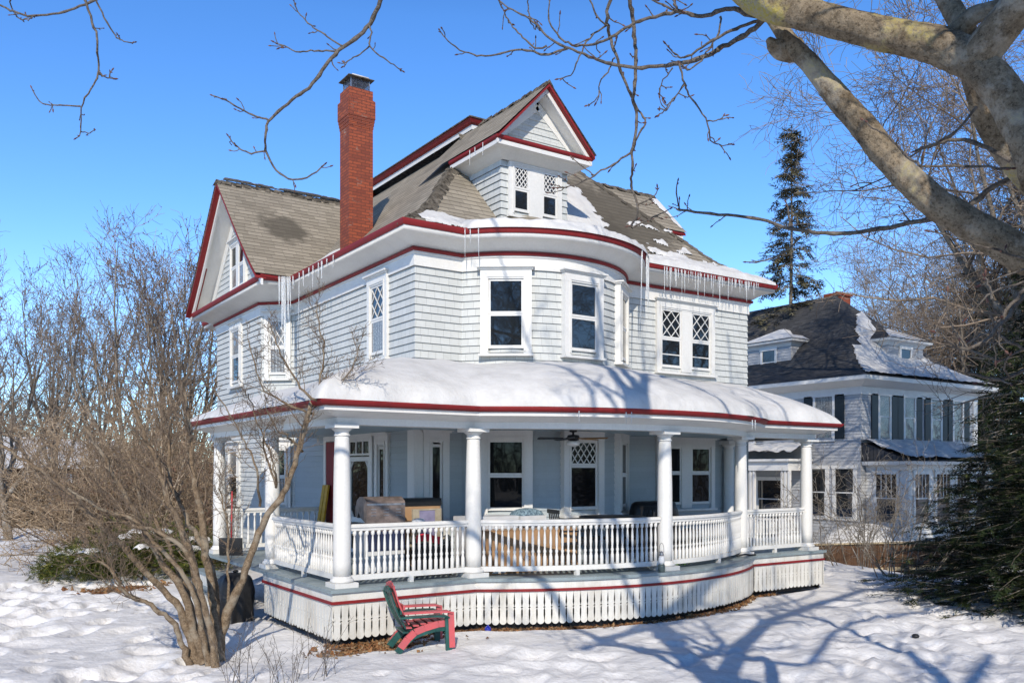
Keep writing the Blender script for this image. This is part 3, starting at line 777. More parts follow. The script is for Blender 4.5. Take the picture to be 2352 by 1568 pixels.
# railings with turned balusters
bal = MB(); sqh = .021
bal.lathe([(.024,0),(.030,.012),(.030,.16),(.022,.175),(.024,.19),(.017,.20),(.026,.225),(.027,.25),(.016,.275),(.020,.285),(.015,.30),(.020,.33),(.024,.38),(.022,.46),(.015,.55),(.013,.585),(.028,.60),(.030,.62),(.030,.665)], 8)
bal_me = bal.build('baluster', M['white']); bal_mesh = bal_me.data; bpy.data.objects.remove(bal_me)
def railing(path, skip0=.16, pitch=.101, legs=1, name='porch_railing'):
    s = cumlen(path); P = np.array(path, float)
    pt = lambda q_: (float(np.interp(q_, s, P[:, 0])), float(np.interp(q_, s, P[:, 1])))
    m = MB(); qs = np.linspace(skip0*.6, s[-1]-skip0*.6, max(2, int(s[-1]/.15))) if len(path) > 2 else [skip0*.6, s[-1]-skip0*.6]
    pl = [pt(q_) for q_ in qs]
    def sw(pr):
        rings = []
        for d, z in pr: rings.append([(*p, ZD+z) for p in offset(pl, d)])
        rings.append(rings[0]); m.loft(rings, 0)
    sw([(-.03,.825),(.03,.825),(.035,.865),(.055,.875),(.055,.905),(.03,.925),(-.03,.925),(-.055,.905),(-.055,.875),(-.035,.865)])
    sw([(-.032,.085),(.032,.085),(.032,.165),(-.032,.165)])
    for k in range(legs):
        a = pt(s[-1]*(k+1)/(legs+1)); m.box(a[0]-.035, a[1]-.035, ZD+.0, a[0]+.035, a[1]+.035, ZD+.0849)
    r = m.build(name, M['white'], HOUSE)
    nb = max(2, int(round((s[-1]-2*skip0)/pitch)))
    for i in range(nb+1):
        a = pt(skip0+(s[-1]-2*skip0)*i/nb)
        b = bpy.data.objects.new('baluster', bal_mesh); C.objects.link(b); b.parent = r; b.location = (*a, ZD+.163)
    return r
arcp = [p for p in arc(PC, 5.49, YF, 60)]
im = min(range(60), key=lambda i: abs(arcp[i][0]-cols[2][0]))
railing([cols[5], cols[0]], .2); railing([cols[0], cols[1]], .2); railing(arcp[:im+1], .2); railing(arcp[im:], .2); railing([cols[3], cols[4]], .2)
railing([cols[6], (0, 4.40)], .2, .14)
# steps: left of the porch between the two left columns, and at its right end
mb = MB()
for i in range(2): mb.box(XL-.32-.28*(i+1), 2.55, .0, XL-.301-.28*i, 4.05, ZD-.26*(i+1)-.04)
st = mb.build('steps', M['whitedirty'], HOUSE)
mb = MB()
for i in range(2): mb.box(XL-.32-.28*(i+1)-.03, 2.5, ZD-.26*(i+1)-.0395, XL-.30-.28*i-.01, 4.1, ZD-.26*(i+1))
mb.build('tread', M['deck'], st)
mb = MB()
for i in range(2): mb.box(XR+.26+.26*i, -1.9, 0, XR+.26+.26*(i+1)-.001, -.4, ZD-.24*(i+1)-.04)
st = mb.build('steps', M['whitedirty'], HOUSE)
mb = MB()
for i in range(2): mb.box(XR+.25+.26*i, -1.95, ZD-.24*(i+1)-.0395, XR+.28+.26*(i+1), -.35, ZD-.24*(i+1))
mb.build('tread', M['deck'], st)
mb = MB(); 
for i in range(2):
    x0 = XR+.31+.26*i; g = np.linspace(0, 1, 8); VV = [[(x0+.25*a, -1.9+1.5*b, ZD-.24*(i+1)+.01+.13*max(0,math.sin(PI*a))**.5*max(0,math.sin(PI*b))**.4) for a in g] for b in np.linspace(0, 1, 20)]
    mb.loft(VV, 0, smooth=True)
mb.build('step_snow', M['snow'], st)
# ---- snow lying on the upper roofs
def snow_patch(fn, u0, u1, v0, v1, mask, h=.09, n=(120, 50), name='roof_snow', seed=0):
    """fn(u,v)->xyz on the roof; mask(u,v) > 0 where snow lies"""
    U, Vv = np.meshgrid(np.linspace(u0, u1, n[0]), np.linspace(v0, v1, n[1]), indexing='ij')
    m = mask(U, Vv); P = np.array([[fn(U[i, j], Vv[i, j]) for j in range(n[1])] for i in range(n[0])])
    hh = np.clip(m, -.2, .5); hgt = h*np.sqrt(np.clip(hh/.22, 0, 1)) * (1+.5*fbm(U*3, Vv*3, 3, seed))
    P[..., 2] += np.where(m > 0, .012 + hgt, .004)
    idx = np.arange(n[0]*n[1]).reshape(n)
    keep = (m[:-1, :-1] > -.03) & (m[1:, :-1] > -.03) & (m[1:, 1:] > -.03) & (m[:-1, 1:] > -.03)
    F = np.stack([idx[:-1, :-1][keep], idx[1:, :-1][keep], idx[1:, 1:][keep], idx[:-1, 1:][keep]], 1)
    return np_mesh(name, P.reshape(-1, 3), F, M['snow'], HOUSE)
front = lambda x, s: (x, roof_front_y(x, s), zprof(s)+.012)
nz = lambda u, v, sd: .9*fbm(u*1.6, v*4.5, 5, sd)
# right-hand sheet above the gutter
snow_patch(front, 5.15, 9.40, -.03, 1.25, lambda u, v: np.minimum.reduce([(.78 - v*(1.0) + .25*np.sin(u*1.9+.6) + nz(u, v, 3)*.55)*.7, 9.45-v-u+.02, (u-5.2)*2, (v+.03)*4]) , .10, (170, 60), seed=3)
# rim along the round bay
snow_patch(front, .75, 5.3, -.03, .34, lambda u, v: np.minimum((.25-v+.25*nz(u, v, 5))*1.6, np.minimum((u-.78)*2, (v+.03)*5)), .13, (200, 30), seed=5)
# patches left and right of the dormer
snow_patch(front, .0, 1.35, .02, .8, lambda u, v: np.minimum.reduce([.34-np.abs(v-.42+.18*(u-.6)) + nz(u, v, 7)*.55, u-v*1.0+.42, 1.2-u])*.6, .05, (90, 60), seed=7)
snow_patch(front, 4.2, 6.2, .9, 3.1, lambda u, v: (.72-np.clip(u-4.75,0,9)*.95-.42*np.abs(v-2.15+.3*(u-5)) + nz(u, v, 8)*.55)*.6, .05, (110, 90), seed=8)
snow_patch(front, 5.3, 8.4, .9, 1.9, lambda u, v: (nz(u, v, 12)-.27-.12*np.abs(v-1.2))*.9, .04, (140, 60), seed=12)
leftf = lambda y, s: (-.5+s, y, zprof(s)+.012)
# snow streak down the valley beside the wing, and against the chimney
snow_patch(lambda u, v: (-.5+v*1.0, 5.42+v*.94+u, zprof(v)+.03), -.22, .2, .0, 1.3, lambda u, v: .13-np.abs(u)*.9 + .05*np.sin(v*7)+.1*nz(u, v, 4)-.07*np.clip(v-.9, 0, 1), .09, (24, 70), seed=4)
snow_patch(leftf, 4.15, 5.6, .6, 1.5, lambda u, v: np.minimum(.30-np.abs(v-.95+.45*(u-4.9)), .5-np.abs(u-5.49)*.6) - .06 + .2*nz(u, v, 6), .08, (60, 50), seed=6)
snow_patch(lambda u, v: (u, gy+.03*v, gz1+.12), -1.1, 2.4, -4, 4, lambda u, v: .06+.16*nz(u*2, v*.05, 9)-.03*np.abs(v)/4, .02, (110, 8), seed=9)
# snow on the far dormer's back slope
snow_patch(lambda u, v: (7.42+u*1.5, 3.36-.15-v*.9*1.19, 10.06-.15*1.04-v*.9*1.24), 0.35, 1.11, 0, .9, lambda u, v: (u-.93+.2*nz(u, v, 2)-.12*v)*.8, .03, (40, 30), seed=2)
# ---- icicles
ric = random.Random(21)
ice = []
for v in range(4):
    m = MB(); pr = [(.0165,0),(.014,-.12),(.0125,-.3),(.009,-.5),(.0075,-.7),(.004,-.88),(.0005,-1)]
    pr = [(r*ric.uniform(.85,1.15), z) for r, z in pr]
    m.lathe(pr[::-1], 7); oo = m.build('icicle', M['ice']); ice.append(oo.data); bpy.data.objects.remove(oo)
NI = [0]
def icicle(x, y, z, L, w=1.0):
    o = bpy.data.objects.new('icicle', ric.choice(ice)); C.objects.link(o); o.parent = HOUSE
    o.location = (x, y, z); o.scale = (w, w, L); o.rotation_euler = (ric.uniform(-.02,.02), ric.uniform(-.02,.02), ric.uniform(0,6)); NI[0] += 1
for i in range(44):                                   # right-hand gutter
    x = 5.75+3.0*(i/43)**1.1+ric.uniform(-.03,.03); L = .16+.34*ric.random()**2*(1.25-.7*i/43)
    icicle(x, -.535+ric.uniform(-.02,.02), 6.93, L*ric.uniform(.45,1.5), ric.uniform(.55,1.15))
icicle(7.45, -.535, 6.93, .78); icicle(8.35, -.535, 6.93, .5)
for i in range(12):                                   # right side of the round bay
    a = R(38+i*2.1); L = ric.choice([.3,.45,.7,.95,1.1])*ric.uniform(.7,1.1)
    if i > 6: L *= 1.1
    icicle(BC[0]+(BR+.53)*math.sin(a), BC[1]-(BR+.53)*math.cos(a), 6.96, L, ric.uniform(.9,1.4))
a = R(30); icicle(BC[0]+(BR+.53)*math.sin(a), BC[1]-(BR+.53)*math.cos(a), 6.96, 1.5, 1.1)
for a, L in ((-50.5,.55),(-48.5,.3),(-45.5,.62)): icicle(BC[0]+(BR+.53)*math.sin(R(a)), BC[1]-(BR+.53)*math.cos(R(a)), 6.96, L, .7)
for i, L in enumerate((.55,.35,1.25,.6,.3,.8,.45,.62,.25,.4)): icicle(-.535, 5.05-i*.27+ric.uniform(-.11,.11), 6.94, L*ric.uniform(.6,1.1), ric.uniform(.6,1.3))
for i, (dx, dy, L, w) in enumerate(((-.60,5.22,1.9,3.0),(-.66,5.21,1.35,2.3),(-.545,5.17,1.05,2.2),(-.73,5.22,.7,1.8),(-.52,5.10,.75,1.7),(-.63,5.19,1.0,2.4))): icicle(dx, dy, 6.97, L, w)
for y, L in ((.5,.28),(.8,.2),(1.0,.34)): icicle(1.78, y, 9.08, L, .7)
for x in (1.2, 2.0, 2.1): icicle(x, PC[1]-math.sqrt(6.03**2-(x-PC[0])**2), 3.5, .2, .6)
for x in (5.4, 5.55): icicle(x, PC[1]-math.sqrt(6.03**2-(x-PC[0])**2), 3.5, .2, .8)
# ================================================================== GROUND
def grow_axis(lo, hi, step, far, k=1.16):
    a = list(np.arange(lo, hi+step/2, step)); s = step
    while a[-1] < far: s *= k; a.append(a[-1]+s)
    s = step
    while a[0] > -far: s *= k; a.insert(0, a[0]-s)
    return np.array(a)
def sstep(x): x = np.clip(x, 0, 1); return x*x*(3-2*x)
def drop(x, y):
    """the lawn ends at a crest and falls to the lower yard next door"""
    d = ((x-11.9)*6.1-(y+5.1)*1.8)/6.36
    return -1.25*sstep(d/3.0)
def base_z(x, y):
    r = np.hypot(x, y)
    return drop(x, y) + .10*vnoise(x*.23, y*.23, 31)*sstep(1.4-r/60) + np.where(r > 60, 0, 0) + .9*sstep((r-90)/200)
SPs = SP[::4]
def skirt_dist(x, y):
    P = np.stack([x.ravel(), y.ravel()], 1); out = np.full(len(P), 9.0)
    nearm = (P[:, 0] > -4.5) & (P[:, 0] < 11) & (P[:, 1] > -6) & (P[:, 1] < 3)
    Q = P[nearm]
    if len(Q):
        d2 = np.full(len(Q), 99.0)
        for c in range(0, len(SPs), 40):
            D = Q[:, None, :]-SPs[None, c:c+40, :]; d2 = np.minimum(d2, (D**2).sum(2).min(1))
        out[nearm] = np.sqrt(d2)
    return out.reshape(x.shape)
xs = grow_axis(-15.5, 15.0, .065, 900); ys = grow_axis(-9.5, 9.0, .065, 900)
X, Y = np.meshgrid(xs, ys, indexing='ij')
Z = base_z(X, Y)
nearw = sstep((24-np.hypot(X+2, Y+2))/6)
Z += nearw*(.065*fbm(X*.7, Y*.8, 3, 41) + .028*fbm(X*2.2, Y*2.4, 3, 43))
rp = np.random.RandomState(5)
def pit(x, y, rx, ry, ang, dep, rim):
    i0, i1 = np.searchsorted(xs, (x-rx*3.2, x+rx*3.2)); j0, j1 = np.searchsorted(ys, (y-rx*3.2, y+rx*3.2))
    if i1 <= i0+1 or j1 <= j0+1: return
    xx = X[i0:i1, j0:j1]-x; yy = Y[i0:i1, j0:j1]-y
    u = (xx*math.cos(ang)+yy*math.sin(ang))/rx; v = (-xx*math.sin(ang)+yy*math.cos(ang))/ry
    q = u*u+v*v
    Z[i0:i1, j0:j1] += -dep*np.exp(-q**1.6) + rim*np.exp(-((np.sqrt(q)-1.45)/.38)**2)*(.7+.6*vnoise(xx*9+x, yy*9, 3))
SDp = None
def walk(p0, p1, n, spread, dep=.075):
    for i in range(n):
        t = rp.rand(); x = p0[0]+(p1[0]-p0[0])*t+rp.randn()*spread; y = p0[1]+(p1[1]-p0[1])*t+rp.randn()*spread
        if skirt_dist(np.array([[x]]), np.array([[y]]))[0, 0] < .75 and -3.2 < x < 9.5: continue
        if -2.7 < x < 9 and y > -2.2: continue
        a = math.atan2(p1[1]-p0[1], p1[0]-p0[0])+rp.randn()*.5; s = rp.choice([.55, .75, 1.0, 1.3, 1.8])*rp.uniform(.85, 1.15)
        pit(x, y, .19*s, .12*s, a, dep*rp.uniform(.5, 1.3), .016*rp.uniform(.3, 1.3))
walk((-9.5, -6.5), (-8.3, 6), 560, 1.2, .075); walk((-8, -5), (-5.2, -4.2), 160, .5, .09); walk((-7, 3), (-5.5, 8), 160, .8, .09); walk((-9, 2), (-10, 12), 200, 1.0, .09); walk((-8.3, 1), (-4.2, 4), 140, .9, .075); walk((-7.2, -7), (-5, -1.5), 150, .9, .075)
walk((-2, -5.2), (9, -5.6), 120, .7, .045); walk((3, -7.4), (11, -3.2), 110, .8, .05); walk((9.6, -2.5), (11.2, 1.5), 40, .6, .05); walk((0, -8.5), (6, -7), 70, .7, .045)
SD = skirt_dist(X, Y)
inside = (X > -2.55) & (X < 8.75) & (Y > -2.3) | (np.hypot(X-PC[0], Y-PC[1]) < 5.69)
wob = .10*fbm(X*1.3, Y*1.3, 3, 77)
front_w = sstep((.24+wob - SD)/.2)
Z = np.where((Y < -2.0) & (X < 8.9) & (X > -2.7), Z*(1-front_w) + (-.02)*front_w, Z)
Z = np.where(inside, -.09, Z)
# bare hollows: under the yew, by the chair
def hollow(cx, cy, rx, ry, dz=-.07):
    global Z
    q = ((X-cx)/rx)**2+((Y-cy)/ry)**2+.5*fbm(X*1.6, Y*1.6, 3, 12); f = sstep((1.15-q)/.4); Z = Z*(1-f)+(dz)*f
hollow(-1.9, -2.62, .75, .38); hollow(-3.9, 6.4, .95, .7)
Z += .28*np.exp(-(((X+11.5)/2.6)**2+((Y-6.5)/3.2)**2)) + .22*np.exp(-(((X+9.0)/1.8)**2+((Y-13)/5)**2))
# ploughed drive on the far left lies a little lower
DR0, DR1 = np.array((-1.6, 20.6)), np.array((-15.5, 30.5)); DRD = (DR1-DR0)/np.linalg.norm(DR1-DR0); DRN = np.array((-DRD[1], DRD[0]))
dra = (X-DR0[0])*DRD[0]+(Y-DR0[1])*DRD[1]; ddx = np.abs((X-DR0[0])*DRN[0]+(Y-DR0[1])*DRN[1]); along = sstep((dra+1)/2)
drv = sstep((2.3-ddx)/.5)*along; Z = Z*(1-drv)+(-.10)*drv
Z += .20*np.exp(-((ddx-3.0)/.55)**2)*along*(1+1.2*fbm(X*1.5, Y*1.5, 3, 8))
def ground_z(x, y):
    i = min(max(int(np.searchsorted(xs, x)), 1), len(xs)-1); j = min(max(int(np.searchsorted(ys, y)), 1), len(ys)-1)
    return float(Z[i, j])
nx_, ny_ = X.shape; idx = np.arange(nx_*ny_).reshape(nx_, ny_)
F = np.stack([idx[:-1, :-1], idx[1:, :-1], idx[1:, 1:], idx[:-1, 1:]], -1).reshape(-1, 4)
g = np_mesh('snow_ground', np.stack([X, Y, Z], -1).reshape(-1, 3), F, M['gsnow']); tag(g, 'snow covered lawn trampled with footprints around the house', kind='structure')
# the drive: slushy grey strip
M['slush'] = simple('packed_slush', (.42,.42,.43), .55, .3, 1.8, .4, dark=(.16,.16,.165))
mb = MB(); pr = []
for q in np.linspace(0, 30, 30): pr.append([tuple(DR0+DRD*q+DRN*k)+(-.088+.012*(abs(k) < 1),) for k in (-1.75,-.9,-.3,.3,.9,1.75)])
mb.loft(pr, 0, smooth=True); tag(mb.build('driveway', M['slush']), 'grey slushy driveway at the far left', kind='structure')
# leaf litter: brown leaves in the bare strip along the porch skirt and under the yew
M['soil'] = simple('dark_soil', (.055,.035,.022), .95, .5, 9, .5)
M['leaf'] = None
m, ntl, b = nodes_of('dead_leaf'); oi = ntl.nodes.new('ShaderNodeNewGeometry')
ntl.links.new(ramp(ntl, oi.outputs['Random Per Island'], [(0, (.13,.05,.018)), (.35, (.26,.11,.035)), (.6, (.30,.18,.08)), (.85, (.16,.09,.05)), (1, (.40,.30,.18))]), b.inputs['Base Color']); b.inputs['Roughness'].default_value = .8
M['leaf'] = m
def leaf_bed(name, pts, label, size=(.035,.07), seed=1):
    r = np.random.RandomState(seed); V, F = [], []
    for (x, y, z) in pts:
        L = r.uniform(*size); W = L*r.uniform(.45,.75); a = r.uniform(0, 6.28); t = r.randn(2)*.45
        c, s = math.cos(a), math.sin(a); k = len(V)
        for (u, v, cu) in ((-L,0,.25),(0,-W,0),(L,0,.3),(0,W,0)):
            V.append((x+u*c-v*s, y+u*s+v*c, z + u*t[0]+v*t[1] + cu*L))
        F.append((k,k+1,k+2,k+3))
    o = np_mesh(name, V, F, M['leaf'], smooth=False); tag(o, label, 'leaf litter', kind='stuff'); return o
r = np.random.RandomState(4); P = []
while len(P) < 3000:
    s_ = r.uniform(0.2, sq_[-1]-.2); p = skirt_at(s_); e = skirt_at(s_+.02); t = np.array((e[0]-p[0], e[1]-p[1])); t /= np.linalg.norm(t)+1e-9
    nrm_ = np.array((-t[1], t[0]))*(1 if SG < 0 else -1)
    if nrm_[1] > .5: nrm_ = -nrm_
    d = abs(r.randn())*.085-.05
    x, y = p[0]+nrm_[0]*d, p[1]+nrm_[1]*d
    if y > -2.1 or x > 7.2 or x < -2.6 or (x > 1.5 and r.rand() < .6): continue
    P.append((x, y, max(-.02, ground_z(x, y)+.012)))
for i in range(1400):
    x, y = -1.9+r.randn()*.42, -2.62+r.randn()*.20; P.append((x, y, ground_z(x, y)+.015))
leaf_bed('leaf_litter', P, 'brown fallen leaves in the bare strip along the porch skirt', (.022,.05))
P = []
for i in range(1500):
    x, y = -3.85+r.randn()*.34, 6.2+r.randn()*.26; P.append((x, y, ground_z(x, y)+.01))
leaf_bed('leaf_litter', P, 'orange fallen leaves in the hollow under the yew bush', (.04,.08), 3)
# ================================================================== TREES
class Tubes:
    """many tapered tubes collected as numpy arrays"""
    def __init__(s): s.V, s.F, s.n = [], [], 0
    def add(s, P, r, k, rough=0, seed=0):
        P = np.asarray(P, float); n = len(P); r = np.broadcast_to(np.asarray(r, float), (n,))
        T = np.empty_like(P); T[1:-1] = P[2:]-P[:-2]; T[0] = P[1]-P[0]; T[-1] = P[-1]-P[-2]
        T /= np.sqrt((T*T).sum(1))[:, None]+1e-9
        ref = np.array((.31,.52,.79)) if abs(T[0, 2]) < .75 else np.array((.9,.42,.1))
        A = np.cross(T, ref); A /= np.sqrt((A*A).sum(1))[:, None]+1e-9; B = np.cross(T, A)
        an = np.arange(k)*2*PI/k; c, q = np.cos(an), np.sin(an)
        rm = np.repeat(r[:, None], k, 1)
        if rough:
            L = np.concatenate([[0], np.cumsum(np.sqrt(((P[1:]-P[:-1])**2).sum(1)))])[:, None]
            f = lambda fa, fl, sd: fbm(c[None]*fa+3+0*L, q[None]*fa+L*fl, 3, sd)
            rm = rm*(1+rough*(1.1*f(.9, 1.6, seed+1)+.8*f(2.2, 7, seed+2)+.35*f(5, 22, seed+3)))
        V = P[:, None]+rm[:, :, None]*(c[None, :, None]*A[:, None]+q[None, :, None]*B[:, None])
        i = np.arange(n-1)[:, None]; j = np.arange(k)[None]; j2 = (j+1) % k
        F = np.stack([i*k+j, i*k+j2, (i+1)*k+j2, (i+1)*k+j], -1).reshape(-1, 4)+s.n
        s.V.append(V.reshape(-1, 3)); s.F.append(F); s.n += n*k
    def build(s, name, mat, parent=None):
        if not s.V: return None
        return np_mesh(name, np.concatenate(s.V), np.concatenate(s.F), mat, parent)
def wander(rng, p, d, L, n, curl=.25, up=0.0):
    """a crooked polyline from p along d; up > 0 bends it upward"""
    pts = [np.array(p, float)]; d = np.array(d, float); d /= np.linalg.norm(d)+1e-9; st = L/(n-1)
    for i in range(n-1):
        d = d + rng.normal(0, curl, 3)*math.sqrt(1.0/(n-1)) + np.array((0, 0, up/(n-1))); d /= np.linalg.norm(d)+1e-9
        pts.append(pts[-1]+d*st)
    return np.array(pts)
def side_dir(rng, d, ang):
    d = d/(np.linalg.norm(d)+1e-9); a = np.cross(d, rng.normal(0, 1, 3)); a /= np.linalg.norm(a)+1e-9
    return d*math.cos(ang)+a*math.sin(ang)
def branch_out(rng, tubs, P, r0, r1, lev, o):
    """tubs: list of Tubes by level; o: dict with per-level lists n, len, ang, curl, up"""
    k = [9, 6, 4, 3, 3][min(lev, 4)] if o.get('k') is None else o['k'][lev]
    rad = r0+(r1-r0)*np.linspace(0, 1, len(P))**.8
    tubs[min(lev, len(tubs)-1)].add(P, rad, k)
    if lev >= len(o['n']): return
    seg = np.sqrt(((P[1:]-P[:-1])**2).sum(1)); L = seg.sum(); cum = np.concatenate([[0], np.cumsum(seg)])/L
    n = o['n'][lev]; n = max(1, int(n*rng.uniform(.75, 1.3)*(min(1.6, L/o['ref'][lev]) if 'ref' in o else 1)))
    s0 = o.get('start', [.25]*9)[lev]
    for i in range(n):
        t = s0+(1-s0)*((i+rng.uniform(0, 1))/n); j = min(len(P)-2, int(np.searchsorted(cum, t)-1)); j = max(j, 0)
        f = (t-cum[j])/(cum[j+1]-cum[j]+1e-9); p = P[j]+(P[j+1]-P[j])*f; d = P[j+1]-P[j]
        l = o['len'][lev]*rng.uniform(.55, 1.25)*(1-.45*t)
        nd = side_dir(rng, d, R(o['ang'][lev])*rng.uniform(.65, 1.3)); 
        if 'flat' in o: nd[2] *= o['flat']
        rr = (r0+(r1-r0)*t)*o.get('rf', .62)
        rr = max(rr, o.get('rmin', .003)); ncount = o['pts'][lev] if 'pts' in o else 5
        Q = wander(rng, p, nd, l, ncount, o['curl'][lev], o['up'][lev])
        branch_out(rng, tubs, Q, rr, max(o.get('rmin', .003)*.7, rr*.3), lev+1, o)
def shaped(pts, n=4, jit=0.0, rng=None):
    """smooth a hand-placed polyline"""
    P = np.array(pts, float); s = np.concatenate([[0], np.cumsum(np.sqrt(((P[1:]-P[:-1])**2).sum(1)))])
    q = np.linspace(0, s[-1], (len(P)-1)*n+1); out = []
    for t in q:
        i = int(min(max(np.searchsorted(s, t)-1, 0), len(P)-2)); f = (t-s[i])/(s[i+1]-s[i]+1e-9)
        p0, p1, p2, p3 = P[max(i-1, 0)], P[i], P[i+1], P[min(i+2, len(P)-1)]
        out.append(.5*((2*p1)+(-p0+p2)*f+(2*p0-5*p1+4*p2-p3)*f*f+(-p0+3*p1-3*p2+p3)*f**3))
    out = np.array(out)
    if rng is not None and jit: out[1:-1] += rng.normal(0, jit, out[1:-1].shape)
    return out

M['maple'] = bark('maple_bark', (.10,.075,.05), (.29,.235,.165), (.42,.38,.31), (.38,.31,.07), 9, .9)
M['twig'] = bark('maple_twig_bark', (.075,.062,.052), (.20,.175,.15), None, None, 25)
M['grey'] = bark('grey_bark', (.10,.08,.062), (.25,.215,.17), (.36,.34,.31), None, 18)
M['lilac'] = bark('lilac_bark', (.10,.07,.045), (.26,.195,.13), (.30,.26,.20), None, 16)
M['lilactwig'] = simple('lilac_twig', (.19,.14,.098), .9, .35, 30)
M['brush'] = None
def island_mat(name, stops, rough=.9):
    m, nt_, b = nodes_of(name); g_ = nt_.nodes.new('ShaderNodeNewGeometry')
    nt_.links.new(ramp(nt_, g_.outputs['Random Per Island'], stops), b.inputs['Base Color']); b.inputs['Roughness'].default_value = rough
    b.inputs['Specular IOR Level'].default_value = .15; return m
M['brush'] = island_mat('brush_twigs', [(0, (.10,.07,.045)), (.5, (.30,.22,.145)), (1, (.52,.41,.29))])
M['redbrush'] = island_mat('red_brush_twigs', [(0, (.09,.05,.035)), (.5, (.27,.16,.115)), (1, (.44,.29,.21))])
M['bud'] = island_mat('bud_clusters', [(0, (.07,.035,.035)), (1, (.20,.11,.085))])
M['treetwig'] = island_mat('tree_twigs', [(0, (.095,.073,.058)), (.5, (.235,.185,.143)), (1, (.38,.31,.235))])

# ---------------- foreground maple, rooted to the right of the viewpoint, its limbs cross the view
MAPLE = thing('maple_tree', 'bare maple with thick lichen-spotted limbs hanging across the top right of the view', 'tree', (-4.75, -14.05, 0))
LOC0 = np.array((-4.75, -14.05, 0.0))
rng = np.random.RandomState(7)
limbT, tw = Tubes(), [Tubes(), Tubes(), Tubes()]
def loc(P): return np.array(P)-LOC0
def z8(x, y): return (1531+x*.4394, y*.4394)
def z12(x, y): return (842+x*.3906, y*.3906)
def z13(x, y): return (x*.4069, y*.4069)
def limb(pts, radii, k=16, tube=None, n=14, j=.0):
    P = shaped(pts, n, j, rng); rr = np.interp(np.linspace(0, 1, len(P)), np.linspace(0, 1, len(radii)), radii)
    (tube or limbT).add(loc(P), rr, 30, .20, int(rng.randint(99))); return P
fork = (-4.35, -13.75, 2.35)
limb([(-4.75,-14.05,-.1), (-4.7,-14.0,1.2), fork], [.55,.45,.40], 20)
def A8(lst, t0, t1): 
    n = len(lst); return [at(*z8(x, y), t0+(t1-t0)*i/(n-1)) for i, (x, y) in enumerate(lst)]
# limb A arches up from the right edge and leaves through the top
LA = [(2050,1000),(1950,820),(1868,680),(1750,480),(1600,335),(1400,235),(1100,175),(800,95),(550,30),(400,-60),(200,-260)]
A = A8(LA, 4.1, 4.9); limb([fork, (-3.9,-13.2,3.0)] + A, [.24,.20,.155,.135,.122,.112,.104,.094,.09,.085,.08,.074,.066], 20)
# the limb goes on above the frame towards the upper left
OVER = limb([A[-1], at(1350,-300,5.3), at(900,-330,5.9), at(450,-300,6.3), at(150,-200,6.6), at(-100,-120,6.9)], [.08,.065,.05,.04,.03,.02], 12)
# limb B: rises from lower right to a knobbed end against limb A
LB = [(2100,1470),(1868,1335),(1720,1250),(1560,1155),(1400,1050),(1260,935),(1130,790),(1020,650),(900,520),(780,370),(660,240),(570,120),(525,50),(500,0)]
B = A8(LB, 4.6, 5.0); limb([fork, (-3.7,-12.9,2.6)] + B, [.24,.19,.112,.11,.106,.103,.098,.093,.089,.087,.081,.076,.072,.065,.048,.03], 20)
limb([at(*z8(680,260), 4.97), at(*z8(600,262), 4.93), at(*z8(560,240), 4.90), at(*z8(540,215), 4.88), at(*z8(532,205), 4.88)], [.06,.062,.05,.036,.015], 14)
# limb C behind, mossy
LC = [(2150,1250),(2000,1050),(1850,880),(1740,740),(1670,620),(1630,500),(1600,380)]
Cc = A8(LC, 5.2, 5.0); limb([fork, (-3.8,-13.0,2.75)] + Cc, [.2,.15,.11,.10,.092,.085,.078,.07,.06], 16)
limb(A8([(1480,210),(1560,120),(1620,75),(1720,45),(1868,0),(2000,-40)], 4.6, 4.3), [.06,.05,.045,.04,.038,.035], 12)
limb(A8([(1600,330),(1560,170),(1500,60),(1440,-40),(1380,-140)], 4.55, 4.9), [.065,.058,.05,.045,.04], 14)
# small branches drawn after the photograph, with buds and side twigs
budT = Tubes()
def bud(p, d, s=.8):
    d = d/(np.linalg.norm(d)+1e-9); s = s*.62
    budT.add(loc(np.array([p, p+d*.012*s, p+d*.028*s, p+d*.042*s])), np.array([.003,.0085,.0065,.001])*s, 5)
def twig(lst, f, t0, t1, r0, r1, extra=5, spur=.10, tl=None):
    n = len(lst); pts = [at(*f(x, y), t0+(t1-t0)*i/(n-1) + (rng.randn()*.05 if 0 < i < n-1 else 0)) for i, (x, y) in enumerate(lst)]
    P = shaped(pts, 4, .003, rng); L = len(P)
    rr = r0+(r1-r0)*np.linspace(0, 1, L); knob = 1+.22*(np.arange(L) % 5 == 0); tw[0].add(loc(P), rr*knob, 8)
    for i in range(extra):
        j = rng.randint(L//5, L-1); d = side_dir(rng, P[j]-P[j-1], R(rng.uniform(30, 75))); l = spur*rng.uniform(.25, 1.2)
        Q = wander(rng, P[j], d, l, 5, .5, .25); tw[1].add(loc(Q), np.linspace(max(.0035, rr[j]*.45), .0028, 5), 5); bud(Q[-1], Q[-1]-Q[-2], rng.uniform(.8, 1.2))
        if rng.rand() < .5: bud(Q[2], side_dir(rng, Q[3]-Q[2], .8), .7)
    bud(P[-1], P[-1]-P[-2], 1.15); bud(P[-2], side_dir(rng, P[-1]-P[-2], .7), .9); bud(P[-2], side_dir(rng, P[-1]-P[-2], .7), .8)
    return P
twig([(2345,100),(2280,170),(2130,260),(2000,330),(1870,365),(1750,390),(1570,395),(1430,375),(1300,330),(1180,285),(1080,230),(1000,150),(940,100),(820,40),(760,-20)], z12, 4.9, 5.6, .0155, .004, 10)
twig([(2340,110),(2220,80),(2130,50),(2060,75),(1960,100),(1850,70),(1700,100),(1590,130),(1500,180),(1400,240),(1300,265),(1190,260),(1120,200),(1070,120),(1080,-10)], z12, 4.9, 5.5, .014, .0035, 9)
